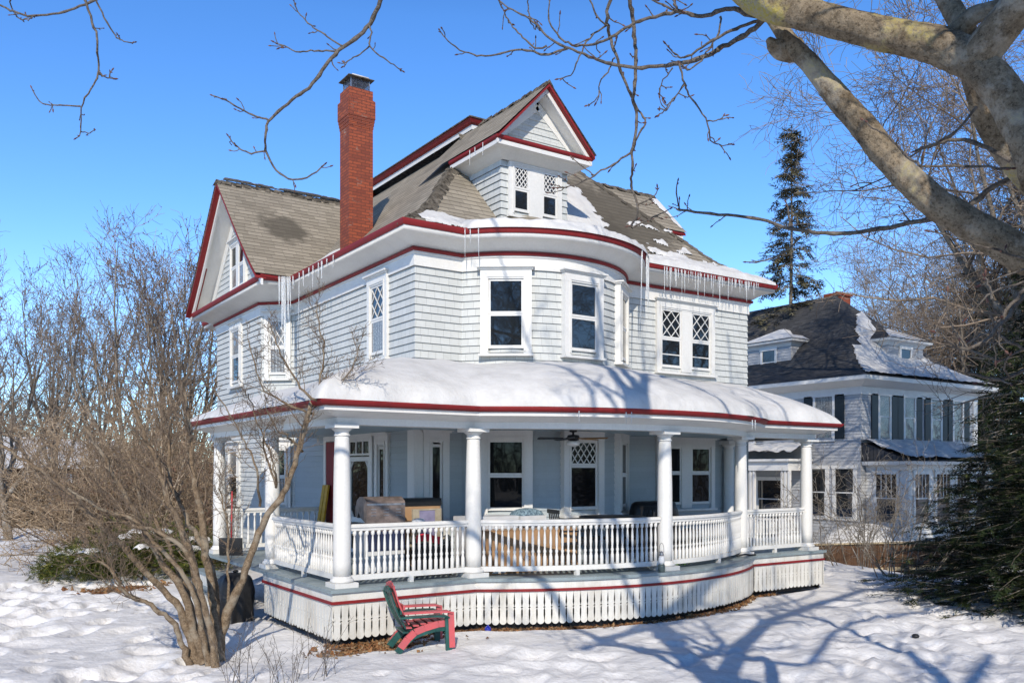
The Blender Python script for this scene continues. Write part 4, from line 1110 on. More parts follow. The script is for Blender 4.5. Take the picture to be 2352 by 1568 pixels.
twig([(2330,110),(2200,160),(2060,220),(1960,290),(1880,335),(1830,330),(1760,260)], z12, 4.9, 5.1, .010, .0035, 5)
twig([(1180,285),(1100,310),(1050,325),(950,300),(850,300),(700,330),(560,300),(470,230),(430,180)], z12, 5.4, 5.7, .008, .003, 6)
twig([(1460,-60),(1415,60),(1415,150),(1430,220),(1465,320),(1500,430),(1540,530),(1570,600)], z12, 5.25, 5.5, .0105, .008, 4)
twig([(1530,-80),(1545,0),(1565,120),(1580,250),(1580,400),(1575,520),(1570,600),(1590,680),(1580,800),(1560,890),(1565,1000),(1560,1100),(1590,1200),(1590,1280),(1540,1330)], z12, 5.2, 5.6, .013, .006, 7)
twig([(1560,895),(1480,950),(1340,1030),(1250,1080),(1180,1100),(1110,1105)], z12, 5.45, 5.6, .007, .003, 5)
twig([(1340,1030),(1260,970),(1210,930)], z12, 5.5, 5.6, .004, .003, 1)
twig([(1590,1205),(1650,1180),(1700,1140),(1710,1105)], z12, 5.55, 5.6, .005, .003, 2); twig([(1560,1340),(1660,1290),(1780,1230)], z12, 5.55, 5.65, .006, .003, 3)
twig([(1840,380),(1870,480),(1900,560),(2000,700),(2020,820),(2080,850),(2150,850)], z12, 5.0, 5.2, .006, .003, 3); twig([(2005,712),(2060,710),(2110,680)], z12, 5.1, 5.1, .004, .003, 1)
twig([(1415,150),(1370,120),(1320,20),(1300,-60)], z12, 5.3, 5.2, .005, .005, 2); twig([(1410,150),(1300,240),(1230,380),(1200,440),(1130,465)], z12, 5.3, 5.5, .006, .003, 3)
twig([(1460,340),(1430,400),(1370,500),(1360,570),(1300,620)], z12, 5.4, 5.5, .005, .003, 2)
twig([(1870,490),(1800,590),(1760,650),(1720,640)], z12, 5.1, 5.2, .0045, .003, 2); twig([(1800,400),(1720,520),(1750,590)], z12, 5.1, 5.2, .004, .003, 2); twig([(1870,500),(1790,600),(1740,660),(1710,680)], z12, 5.0, 5.1, .004, .003, 1)
twig([(1570,600),(1600,650),(1640,720),(1600,790),(1565,890)], z12, 5.5, 5.5, .006, .006, 2)
twig([(2080,100),(2070,200),(2030,270),(1960,360),(1890,410),(1850,380)], z12, 5.0, 5.0, .006, .004, 3); twig([(950,100),(990,170),(1000,150)], z12, 5.5, 5.5, .004, .003, 1)
twig([(1060,270),(1000,290),(900,200),(840,130),(800,60),(770,-20)], z12, 5.4, 5.6, .006, .003, 4); twig([(945,-20),(950,60),(960,90),(1000,140)], z12, 5.5, 5.5, .004, .004, 1)
twig([(1640,-30),(1750,40),(1850,70)], z12, 5.0, 5.0, .005, .006, 3); twig([(1780,-40),(1820,40),(1850,70)], z12, 5.0, 5.0, .006, .006, 2)
# hanging sprays at the upper left
twig([(2230,-190),(2170,-60),(2150,0),(2090,130),(2020,210),(1930,270),(1830,380),(1750,490),(1630,580),(1520,680),(1500,760),(1500,850),(1560,960),(1660,1015),(1750,990),(1830,930)], z13, 5.9, 6.2, .016, .005, 6, .08)
twig([(1935,262),(1850,210),(1740,130),(1690,80),(1660,10)], z13, 6.05, 6.1, .006, .0035, 4, .08); twig([(1900,290),(1750,290),(1680,295),(1600,260),(1550,240)], z13, 6.05, 6.1, .0065, .0035, 4, .08)
twig([(1515,680),(1400,640),(1340,605),(1300,580),(1200,540)], z13, 6.1, 6.15, .007, .004, 4, .07); twig([(1500,850),(1450,862),(1390,860),(1330,820),(1290,770)], z13, 6.15, 6.2, .0065, .004, 4, .06)
twig([(2085,145),(2095,200),(2085,260),(2180,340),(2270,400)], z13, 6.0, 6.1, .006, .0035, 2, .06); twig([(2085,262),(2030,305),(1970,340),(1950,368),(1935,350)], z13, 6.0, 6.0, .005, .003, 2, .05)
twig([(760,-200),(620,-60),(540,0),(460,35),(350,70),(200,90),(100,75),(0,30),(-120,-30)], z13, 6.3, 6.5, .010, .006, 4, .08)
twig([(540,-5),(600,120),(650,200),(700,235),(760,240)], z13, 6.3, 6.4, .0065, .0035, 3, .06); twig([(480,0),(520,120),(550,250),(555,390),(530,480),(460,600),(460,740),(430,780)], z13, 6.35, 6.5, .009, .004, 4, .06)
twig([(455,600),(350,595),(240,585),(200,540),(180,500)], z13, 6.45, 6.5, .006, .0035, 3, .06); twig([(460,745),(500,755),(535,735)], z13, 6.5, 6.5, .004, .003, 1, .05)
twig([(560,400),(580,430),(610,440),(630,400)], z13, 6.4, 6.4, .006, .004, 3, .05); twig([(60,0),(75,60),(110,105),(160,110),(200,90)], z13, 6.4, 6.4, .005, .004, 2, .05)
# low boughs crossing in front of the far trees on the right
twig([(1900,900),(1720,970),(1600,1060),(1480,1120),(1300,1160),(1100,1200),(900,1220),(680,1200),(450,1140),(200,1115),(60,1095)], z8, 5.2, 6.2, .017, .008, 9, .12); twig([(65,1095),(52,1010),(58,950)], z8, 6.2, 6.2, .006, .004, 2, .05)
twig([(640,1200),(640,1100),(625,1060)], z8, 5.9, 5.9, .008, .004, 1, .05); twig([(700,1240),(600,1330),(500,1365),(420,1370)], z8, 5.8, 5.9, .008, .004, 2, .07)
twig([(1900,1360),(1800,1330),(1620,1280),(1500,1240),(1380,1210)], z8, 4.2, 4.0, .006, .003, 2, .06); twig([(1700,1560),(1680,1480),(1665,1440)], z8, 3.6, 3.6, .006, .003, 1, .05)
twig([(1240,800),(1330,870),(1430,870),(1600,870),(1800,880)], z8, 4.4, 4.3, .006, .006, 3, .1); twig([(1240,800),(1150,710),(1080,670),(1030,630)], z8, 4.4, 4.4, .006, .003, 2, .06)
twig([(1620,560),(1500,700),(1300,800),(1150,920),(1000,990)], z8, 4.6, 5.0, .008, .003, 5, .12); twig([(1800,840),(1650,760),(1500,730),(1300,790)], z8, 5.0, 5.2, .014, .008, 3, .12)
for (a, b, c, t) in (((2352,680),(2230,800),(2170,790),3.9),((2420,800),(2290,870),(2200,850),4.2),((2400,560),(2330,690),(2290,740),3.7),((2450,760),(2352,800),(2280,760),4.4)):
    P = [at(*a, t), at((a[0]+b[0])/2, (a[1]+b[1])/2+15, t), at(*b, t), at(*c, t)]; P = shaped(P, 4, .004, rng); tw[0].add(loc(P), np.linspace(.012,.006,len(P)), 8)
    for i in range(4):
        j = rng.randint(3, len(P)-1); Q = wander(rng, P[j], side_dir(rng, P[j]-P[j-1], .9), rng.uniform(.1,.3), 6, .5, .3); tw[1].add(loc(Q), np.linspace(.006,.003,6), 5); bud(Q[-1], Q[-1]-Q[-2], 1.2)
# crown limbs out of the frame that throw the shadows on the lawn and porch roof
oo = dict(n=[7,6,5], len=[1.9,1.1,.6], ang=[45,45,45], curl=[.5,.6,.6], up=[.2,.2,.1], rmin=.004, rf=.55)
for (p0, p1, p2, r) in ((A[-2], (-3.2,-13.0,7.2), (-2.6,-14.0,9.4), .09), (A[4], (-3.4,-13.6,6.2), (-4.2,-15.0,8.6), .10), (fork, (-5.6,-15.5,5.2), (-6.6,-17.5,8.0), .17), (fork, (-3.4,-16,5.0), (-2.2,-18.4,8.0), .16), (OVER[8], (-5.5,-11.5,8.0), (-7,-13,9.5), .06)):
    P = shaped([p0, p1, p2], 6, .02, rng); branch_out(rng, [limbT, tw[1], tw[1], tw[2]], loc(P), r, r*.35, 0, oo)
for (wpts, r) in (([(-2.6,-10.9,9.8),(-1.4,-10.3,10.6),(-.2,-9.9,11.2)], .13), ([(-3.2,-11.6,8.6),(-2.6,-10.6,9.9),(-1.9,-9.2,11.0),(-1.6,-8.2,11.6)], .12), ([(-3.6,-12.6,7.6),(-3.4,-11.3,10.4),(-2.9,-10.2,12.2)], .14), ([(-2.0,-13.2,6.4),(.4,-13.4,7.4),(2.6,-13.9,8.2)], .13), ([(-3.0,-15.8,4.8),(-1.7,-15.4,5.6),(-.4,-13.4,5.8),(.5,-11.2,5.9)], .085)):
    P = shaped([fork, (-4.0,-13.4,4.6)]+wpts, 5, .03, rng); branch_out(rng, [limbT, tw[1], tw[1], tw[2]], loc(P), r*1.5, r*.45, 0, dict(oo, n=[8,5,4], start=[.45,.2,.2]))
def bp(x, y, z, s): return (x-SUN_DIR[0]*s, y-SUN_DIR[1]*s, z+.625*s)
for (tgt, r) in (([(1.2,-4.2,2.2),(1.6,-2.9,3.9),(2.1,-1.0,4.3),(2.3,1,6)], .055), ([(4.2,-4.4,2),(4.5,-3.2,3.8),(4.9,-1.5,4.2),(5.6,0,5.4)], .075), ([(5.6,-3.6,2),(6.1,-2.5,3.8),(6.5,-.9,4.2),(7.4,0,5.5)], .06), ([(7.0,-4,1),(7.3,-2.4,3.8),(7.9,-1,4.2),(8.3,0,5.8)], .05), ([(.2,-4.6,0),(3,-4.4,1),(6,-4.2,.2),(9,-4.6,0)], .06), ([(2,-6.8,0),(5,-5.4,0),(8,-5.2,0),(11,-4,0)], .07)):
    P = shaped([(-3.6,-12.4,6.8)]+[bp(*q, 10.4) for q in tgt], 6, .02, rng); branch_out(rng, [limbT, tw[1], tw[1], tw[2]], loc(P), r, r*.4, 0, dict(oo, n=[9,5,4], len=[1.3,.7,.4], start=[.25,.2,.2]))
limbT.build('trunk', M['maple'], MAPLE)
tg = Tubes(); [tg.V.extend(t.V) or tg.F.extend([f+0 for f in t.F]) for t in []]
off_ = 0
for t in tw:
    tg.V += t.V; tg.F += [f+off_ for f in t.F]; off_ += t.n
tg.build('twigs', M['twig'], MAPLE); tag(budT.build('buds', M['bud'], MAPLE), kind='stuff')

# ---------------- many-stemmed lilac by the left of the porch
LIL = thing('lilac_tree', 'many-stemmed bare lilac tree rising from the snow left of the porch', 'tree', (-4.19, -2.1, 0))
LOC0 = np.array((-4.19, -2.1, 0.0)); rng = np.random.RandomState(19)
st_, tk = Tubes(), Tubes()
def z10(x, y): return (x*.3896, 957+y*.3896)
stems = [
 ([(1290,1440),(1262,1100),(1215,850),(1190,600),(1150,400),(1130,200),(1110,0),(1080,-200)], 11.9, 12.9, .052, .016),
 ([(1240,1450),(1190,1150),(1130,850),(1060,650),(990,480),(960,370),(900,220),(830,60),(760,-120)], 11.8, 12.3, .055, .014),
 ([(1200,1450),(1140,1250),(1070,1020),(960,860),(870,700),(760,500),(690,380),(600,200),(500,60)], 11.7, 11.9, .045, .012),
 ([(1160,1450),(1080,1180),(1000,1060),(860,920),(720,750),(600,640),(450,480),(250,320),(50,200),(-120,120)], 11.7, 11.8, .044, .010),
 ([(1120,1450),(1030,1230),(950,1150),(840,1085),(740,1045),(700,960),(640,890),(570,850)], 11.6, 11.3, .036, .009),
 ([(1300,1420),(1330,1180),(1430,950),(1490,780),(1572,600),(1660,470),(1730,300),(1790,90),(1830,-50),(1870,-150)], 12.0, 12.6, .048, .018),
 ([(1290,1400),(1265,1000),(1220,820),(1160,700),(1090,560),(1010,400),(990,200),(1010,20)], 12.2, 13.2, .042, .012),
 ([(1180,1430),(1110,1050),(1040,870),(990,740),(920,620),(860,550),(800,380),(760,200)], 12.0, 12.8, .036, .010),
 ([(1310,1330),(1345,1050),(1350,750),(1335,600),(1290,420)], 12.2, 12.6, .018, .006),
 ([(1230,1440),(1160,1100),(1100,960),(1040,880),(880,700),(780,600),(640,560),(400,420)], 11.6, 11.2, .034, .008),
 ([(1270,1440),(1210,1120),(1150,900),(1060,760),(930,680),(780,640)], 11.5, 11.3, .04, .012),
]
ol = dict(n=[12,7,4], len=[1.15,.5,.2], ang=[32,40,45], curl=[.42,.55,.6], up=[.55,.35,.2], rmin=.0031, rf=.36, start=[.52,.15,.2], pts=[7,5,4], k=[9,5,4,3])
for (lst, t0, t1, r0, r1) in stems:
    n = len(lst); P = shaped([at(*z10(x, y), t0+(t1-t0)*i/(n-1)) for i, (x, y) in enumerate(lst)], 4, .012, rng)
    P[0, 2] = min(P[0, 2], -.05); r0 *= 1.45; r1 *= 1.7; rr = r0+(r1-r0)*np.linspace(0, 1, len(P))**.75; rr *= 1+.07*rng.randn(len(P)); st_.add(loc(P), rr, 10)
    o2 = dict(ol); 
    if lst[2][0] == 1430: o2 = dict(ol, n=[10,7,3], start=[.62,.15,.2], len=[.9,.45,.2])
    branch_out(rng, [Tubes(), tk, tk, tk], loc(P), r0*.9, r1, 0, o2)
# upper right leaders over the house wall, after the photograph
def zz4(x, y): return ((550+x/1.96)*.7656, (1150+y/1.96)*.7656)
for lst in ([(790,100),(720,60),(640,-60),(560,-200),(520,-330)], [(800,90),(800,-20),(830,-180),(800,-340),(780,-480)], [(810,100),(900,20),(990,-90),(1040,-230)], [(770,180),(640,130),(480,40),(420,-120),(380,-260)], [(545,610),(530,480),(500,380),(450,260),(400,120),(380,60)], [(450,720),(440,560),(400,420),(340,300),(260,150),(170,20)], [(700,400),(640,340),(600,300),(540,260),(480,120)], [(545,600),(480,420),(470,300),(520,240)]):
    n = len(lst); P = shaped([at(*zz4(x, y), 12.5+rng.uniform(-.25,.25)) for (x, y) in lst], 4, .01, rng)
    branch_out(rng, [st_, tk, tk, tk], loc(P), .020, .007, 0, dict(ol, n=[11,6,3], len=[.6,.28,.13], start=[.15,.15,.2]))
st_.build('trunk', M['lilac'], LIL); tk.build('crown', M['lilactwig'], LIL)

# ---------------- far trees and brush: a few seeds of each kind, copied
def vase_tree(name, seed, H, spread, mats, leaders=6, trunk_h=.22, dens=1.0, budded=False, rtr=.16, rmin=.008, wide=False):
    rng = np.random.RandomState(seed); T = bpy.data.objects.new(name, None); C.objects.link(T); t0, t1 = Tubes(), Tubes(); bd = Tubes()
    P = wander(rng, (0,0,-.2), (rng.randn()*.06, rng.randn()*.06, 1), H*trunk_h, 5, .12, .1); t0.add(P, np.linspace(rtr, rtr*.75, 5), 10)
    o = dict(n=[int(9*dens), int(7*dens), int(5*dens)], len=[H*.27, H*.13, H*.065], ang=[30,34,38], curl=[.3,.42,.5], up=[.55,.45,.3], rmin=rmin, rf=.5, start=[.22,.12,.1], pts=[6,5,4], k=[8,5,3,3])
    if wide: o.update(n=[int(11*dens), int(9*dens), int(6*dens)], len=[H*.30, H*.145, H*.07], ang=[46,48,50], curl=[.4,.5,.6], up=[.12,.05,-.05])
    for i in range(leaders):
        a = 2*PI*i/leaders+rng.uniform(-.4,.4); ti = rng.uniform(.12, .62)*spread
        Q = wander(rng, P[-1-(i % 2)], (math.cos(a)*ti, math.sin(a)*ti, 1), H*(1-trunk_h)*rng.uniform(.75, 1.05), 8, .30, .25)
        branch_out(rng, [t0, t1, t1, t1], Q, rtr*.55, rmin*1.4, 0, o)
    t0.build('trunk', mats[0], T); tw_ = t1.build('crown', mats[1], T)
    if budded:
        AL = np.concatenate(t1.V); hi = AL[AL[:, 2] > H*.62]
        for p in hi[rng.randint(0, len(hi), 900)]:
            d = rng.normal(0, 1, 3); d = d/np.linalg.norm(d); bd.add(np.array([p, p+d*.04, p+d*.075]), np.array([.014,.022,.005]), 4)
        tag(bd.build('buds', M['bud'], T), kind='stuff')
    return T
def set_thing(o, label, cat, loc_, rz=0, sc=1, group=None):
    o['label'] = label; o['category'] = cat; o.location = loc_; o.rotation_euler = (0, 0, rz); o.scale = (sc, sc, sc) if np.isscalar(sc) else sc
    if group: o['group'] = group
GT = 'bare trees beyond the left side of the house'
ta = vase_tree('bare_tree', 31, 13.5, 1.35, (M['grey'], M['treetwig']), 8, .22, 1.05, True, .22, .0095)
tb = vase_tree('bare_tree', 32, 12.5, 1.15, (M['grey'], M['treetwig']), 7, .28, 1.0, True, .19, .0095)
def gp(px, t): p = ground_at(px, t); return (p[0], p[1], ground_z(p[0], p[1])-.1)
LT = [(ta, 300, 34, .3, .85, 'tall bare tree with a broad crown, biggest of those left of the house'),
      (tb, 455, 37, 1.2, .98, 'bare tree standing closest to the gable wing, its twigs beside the red rake board'),
      (tb, 395, 40, 3.0, .95, 'bare tree just left of the one beside the gable wing'),
      (ta, 110, 38, 2.2, .84, 'bare tree reaching up near the left edge, with reddish buds at its top'),
      (tb, 215, 44, 4.4, .92, 'bare tree seen between the two broad crowned trees on the left'),
      (ta, 20, 33, 5.1, .78, 'bare tree cut off by the left edge of the picture'),
      (tb, -70, 40, 2.7, .9, 'bare tree at the far left, barely in the picture')]
seen = set()
for (src, px, t, rz, sc, lab) in LT:
    o = src if id(src) not in seen else copy_tree(src)
    seen.add(id(src)); set_thing(o, lab, 'tree', gp(px, t), rz, sc, GT)
def bush(name, seed, H, W, mat, stems=34, dens=1.0, rmin=.006, r0=.022):
    rng = np.random.RandomState(seed); t = Tubes()
    o = dict(n=[int(8*dens), int(6*dens), 3], len=[H*.42, H*.24, H*.12], ang=[36,42,48], curl=[.5,.65,.7], up=[.25,.05,-.05], rmin=rmin, rf=.5, start=[.18,.1,.1], pts=[6,5,4], k=[5,4,3,3])
    for i in range(stems):
        a = rng.uniform(0, 2*PI); ti = abs(rng.normal(.35, .35))*W/H*1.4; b = rng.uniform(0, W*.28)
        P = wander(rng, (math.cos(a)*b, math.sin(a)*b, -.15), (math.cos(a)*ti, math.sin(a)*ti, 1), H*rng.uniform(.6, 1.05), 7, .4, -.25)
        branch_out(rng, [t, t, t, t], P, r0*rng.uniform(.6, 1.2), rmin, 0, o)
    return t.build(name, mat)
GB = 'leafless bushes of the thicket left of the house'
b1 = bush('bare_bush', 51, 3.3, 3.4, M['brush'], 26, .85, .007, .026); b2 = bush('bare_bush', 52, 4.2, 3.6, M['brush'], 28, .85, .007, .028); b3 = bush('bare_bush', 53, 3.0, 3.0, M['redbrush'], 26, .85, .007, .024)
BL = [(b1, 10, 44, .0, .85, 'low tan leafless bush at the left edge behind the driveway'), (b2, 262, 26, 1.0, 1.0, 'tall tan leafless bush at the right end of the snow covered garage roof'),
      (b2, 320, 24, 2.1, 1.22, 'tall dense leafless bush behind the lilac stems'), (b3, 440, 26, .5, 1.35, 'reddish brown leafless bush right beside the porch column at its left end'),
      (b1, 400, 24.5, 3.3, 1.05, 'low tan leafless bush in front of the reddish bush'), (b3, 500, 31, 2.0, 1.6, 'reddish brown leafless bush just behind the far corner of the house'),
      (b2, 130, 68, 4.0, 2.1, 'leafless bush rising behind the garage'), (b1, -40, 68, 5.0, 2.6, 'leafless bush behind the garage, cut off by the left edge'),
      (b2, 300, 31, 5.4, 1.4, 'leafless bush beneath the biggest bare tree'), (b2, 395, 31, .8, 1.5, 'leafless bush beneath the tree next to the gable wing'),
      (b1, 290, 25, 1.7, .8, 'small leafless bush behind the yew'), (b3, 165, 43, 4.1, .9, 'small leafless bush with pinkish twigs by the driveway'), (b1, 60, 72, 1.1, 2.6, 'leafless bush far back above the garage roof')]
seen = set()
for (src, px, t, rz, sc, lab) in BL:
    o = src if id(src) not in seen else copy_tree(src)
    seen.add(id(src)); set_thing(o, lab, 'bush', gp(px, t), rz, sc, GB)
# brushwood heap of cut branches beside the drive and the distant wood
rng = np.random.RandomState(60); t = Tubes()
for i in range(2600):
    px = rng.uniform(-200, 330); p = ground_at(px, rng.uniform(38.5, 43)); z = abs(rng.normal(0, .85))*(1-.35*abs(px-60)/260)
    P = wander(rng, (p[0], p[1], z), (rng.normal(0,1), rng.normal(0,.5), rng.normal(.1,.3)), rng.uniform(1.2, 3.6), 5, .5, -.1); t.add(P, np.linspace(.034, .012, 5), 4)
o = t.build('brush_pile', M['brush']); tag(o, 'heap of cut grey-brown branches beside the driveway', 'brush pile', kind='stuff')
rng = np.random.RandomState(61); t = Tubes()
for i in range(3000):
    a_ = rng.uniform(0, 2*PI); dd_ = rng.uniform(65, 130); p = (CAM[0]+dd_*math.cos(a_), CAM[1]+dd_*math.sin(a_)); h = rng.uniform(5, 11)
    P = wander(rng, (p[0], p[1], -1), (rng.normal(0,.22), rng.normal(0,.22), 1), h, 6, .25, .1); t.add(P, np.linspace(.15, .03, 6), 3)
    for k in range(7):
        q = P[rng.randint(1, 6)]; Q = wander(rng, q, (rng.normal(0,.8), rng.normal(0,.8), .9), rng.uniform(1.2, 3.4), 4, .4, .2); t.add(Q, np.linspace(.06, .02, 4), 3)
o = t.build('distant_wood', M['treetwig']); tag(o, 'distant band of bare grey-brown woodland behind the houses', 'woodland', kind='stuff')

# ---------------- evergreens
M['needle'] = island_mat('hemlock_needles', [(0, (.008,.013,.006)), (.5, (.018,.030,.012)), (.85, (.036,.05,.018)), (1, (.07,.08,.028))], .6)
M['spruce'] = island_mat('spruce_needles', [(0, (.05,.05,.03)), (.5, (.115,.105,.062)), (1, (.20,.17,.11))], .7)
M['yew'] = island_mat('yew_needles', [(0, (.016,.028,.008)), (.4, (.055,.075,.016)), (.75, (.115,.125,.025)), (1, (.17,.15,.04))], .6)
class Sprays:
    def __init__(s): s.V, s.F, s.n = [], [], 0
    def add(s, p, d, nrm, L, W, nleaf, rng):
        """a feathery flat spray: pairs of slender blades along an axis"""
        d = d/(np.linalg.norm(d)+1e-9); sd = np.cross(d, nrm); sd /= np.linalg.norm(sd)+1e-9; up = np.cross(sd, d)
        for i in range(nleaf):
            t = (i+.5)/nleaf; q = p+d*L*t
            for sg in (-1, 1):
                l = W*(1-.55*t)*rng.uniform(.7, 1.2); e = q+sd*sg*l+d*l*rng.uniform(.4,.8)+up*rng.normal(-.1,.16)*l; w = l*.20
                m = (q+e)/2; s.V.append(np.array([q, m+d*w, e, m-d*w])); s.F.append(np.arange(4)+s.n); s.n += 4
        e = p+d*L*1.1; w = W*.15; m = (p+e)/2; s.V.append(np.array([p, m+sd*w, e, m-sd*w])); s.F.append(np.arange(4)+s.n); s.n += 4
    def build(s, name, mat, parent=None): return np_mesh(name, np.concatenate(s.V), np.array(s.F), mat, parent, smooth=False)
def conifer(name, seed, H, Rb, mat, tiers, per, droop, spray, low=.02, gap=0.0, tip=.9, rtr=.13, power=.85):
    rng = np.random.RandomState(seed); T = bpy.data.objects.new(name, None); C.objects.link(T); tr, sp = Tubes(), Sprays()
    P = wander(rng, (0,0,-.3), (0,0,1), H+.3, 10, .03, .4); tr.add(P, np.linspace(rtr, .012, 10), 9)
    for i in range(tiers):
        t = low+(1-low)*(i+rng.uniform(0,1))/tiers
        if rng.rand() < gap: continue
        zc = np.array([np.interp(t*(H), P[:, 2], P[:, k]) for k in range(3)])
        for k in range(per):
            a = rng.uniform(0, 2*PI); L = Rb*max(.06, (1-t))**power*rng.uniform(.55, 1.15)
            Q = wander(rng, zc, (math.cos(a), math.sin(a), droop[0]), L, 6, .22, droop[1]); tr.add(Q, np.linspace(max(.006, rtr*.16*(1-t)), .004, 6), 4)
            m = max(3, int(L/spray[0]*spray[2]))
            for q in range(m):
                f = rng.uniform(.18, 1.0); j = min(4, int(f*5)); p = Q[j]+(Q[j+1]-Q[j])*(f*5-j); d = Q[j+1]-Q[j]
                d = side_dir(rng, d, rng.uniform(.3, 1.1)); d[2] = d[2]*.5-rng.uniform(0,.35)
                sp.add(p, d, np.array((rng.normal(0,.25), rng.normal(0,.25), 1)), spray[0]*rng.uniform(.6,1.3), spray[1]*rng.uniform(.7,1.2), 4, rng)
    tr.build('trunk', M['grey'], T); sp.build('crown', mat, T); return T
h1 = conifer('hemlock_tree', 71, 7.0, 2.35, M['needle'], 56, 9, (.12,-.45), (.30,.11,2.6), low=.06, power=.7)
set_thing(h1, 'dark green hemlock with drooping sprays in front of the neighbouring house', 'tree', (*ground_at(2235, 17.2), -.75), 0, (1.05,1.05,.56), 'hemlocks at the right edge')
h2 = copy_tree(h1); set_thing(h2, 'tall dark hemlock behind the first, cut off by the right edge', 'tree', (*ground_at(2400, 25), -1.3), 2.0, (1.35,1.35,1.55))
h3 = copy_tree(h1); set_thing(h3, 'dark hemlock at the lower right corner of the yard, partly out of the picture', 'tree', (*ground_at(2395, 15.4), -.8), 4.0, (.95,.95,.62))
h4 = copy_tree(h1); set_thing(h4, 'dark hemlock standing behind the right end of the neighbouring house', 'tree', (*ground_at(2330, 47), -1.3), 1.1, (2.0,2.0,2.3))
h5 = copy_tree(h1); set_thing(h5, 'tall dark hemlock farther back, just right of the neighbouring house', 'tree', (*ground_at(2262, 54), -1.3), 3.3, (2.5,2.5,2.35))
s1 = conifer('spruce_tree', 75, 21, 3.5, M['spruce'], 46, 12, (.12,-.6), (.6,.27,2.6), low=.10, gap=.05, rtr=.2, power=.8)
set_thing(s1, 'tall thin spruce with sparse brown-green boughs behind the right end of the roof', 'tree', (*ground_at(1812, 44), -1.2), 0, 1)
# big bare trees on the right behind the neighbouring house
GR = 'bare trees on the right'
tc_ = vase_tree('bare_tree', 81, 17.5, 1.35, (M['grey'], M['treetwig']), 8, .26, 1.3, False, .30, .0085, True)
RT_ = [(tc_, 2410, 29, .4, 1.15, 'large spreading bare tree behind the neighbouring house, thickest trunk on the right'),
       (None, 2560, 26, 2.6, 1.05, 'bare tree at the right edge behind the lichened maple limbs'),
       (None, 2050, 62, 1.5, .92, 'bare tree farther off, between the spruce and the neighbouring chimney'),
       (None, 2200, 52, 3.9, 1.0, 'bare tree rising directly behind the front dormer of the neighbouring house')]
RT_ += [(None, 2290, 58, 5.2, 1.3, 'bare tree just left of the thick trunked one, its crown crossing the maple limbs'), (None, 2000, 50, 4.6, .8, 'slender bare tree between the spruce and the front dormer of the neighbouring house')]
for i, (src, px, t, rz, sc, lab) in enumerate(RT_):
    o = tc_ if i == 0 else copy_tree(tc_); set_thing(o, lab, 'tree', (*ground_at(px, t), -1.3), rz, sc, GR)
# bare shrub between porch end and hemlock
b4 = bush('bare_shrub', 57, 2.9, 2.6, M['grey'], 15, .6, .005, .017); set_thing(b4, 'open bare shrub by the right end of the porch', 'bush', gp(1985, 24), 0, 1.15, 'bare shrubs by the right end of the porch')
b5 = copy_tree(b4); set_thing(b5, 'bare shrub in front of the brown wooden wall, next to the hemlock', 'bush', gp(2060, 21), 2.2, 1.05)
b6 = copy_tree(b4); set_thing(b6, 'small bare shrub hidden partly by the end porch column', 'bush', gp(1850, 29), 4.2, 1.0)
# thin stems poking out of the snow at the bottom of the picture
GS = 'thin bare stems in the foreground snow'
def sprigs(seed, n, H):
    rng = np.random.RandomState(seed); t = Tubes()
    for i in range(n):
        P = wander(rng, (rng.normal(0,.12), rng.normal(0,.12), -.05), (rng.normal(0,.26), rng.normal(0,.26), 1), H*rng.uniform(.5,1.1), 7, .18, .1)
        branch_out(rng, [t]*4, P, .0048, .0022, 0, dict(n=[5,2], len=[H*.28,H*.12], ang=[38,40], curl=[.3,.4], up=[.3,.2], rmin=.0022, rf=.7, start=[.25,.2], pts=[5,4], k=[5,4,3]))
    return t.build('twig_shrub', M['twig'])
w1 = sprigs(91, 9, .95); set_thing(w1, 'spray of thin bare stems in the snow directly under the lilac', 'shrub', (*ground_at(560, 10.3), 0), 0, 1, GS)
w2 = copy_tree(w1); set_thing(w2, 'spray of thin bare stems below the porch corner, right of the other sprays', 'shrub', (*ground_at(725, 10.6), 0), 2.5, .95)
w3 = copy_tree(w1); set_thing(w3, 'spray of thin bare stems at the bottom edge under the covered grill', 'shrub', (*ground_at(640, 10.2), -.05), 4.2, .9)
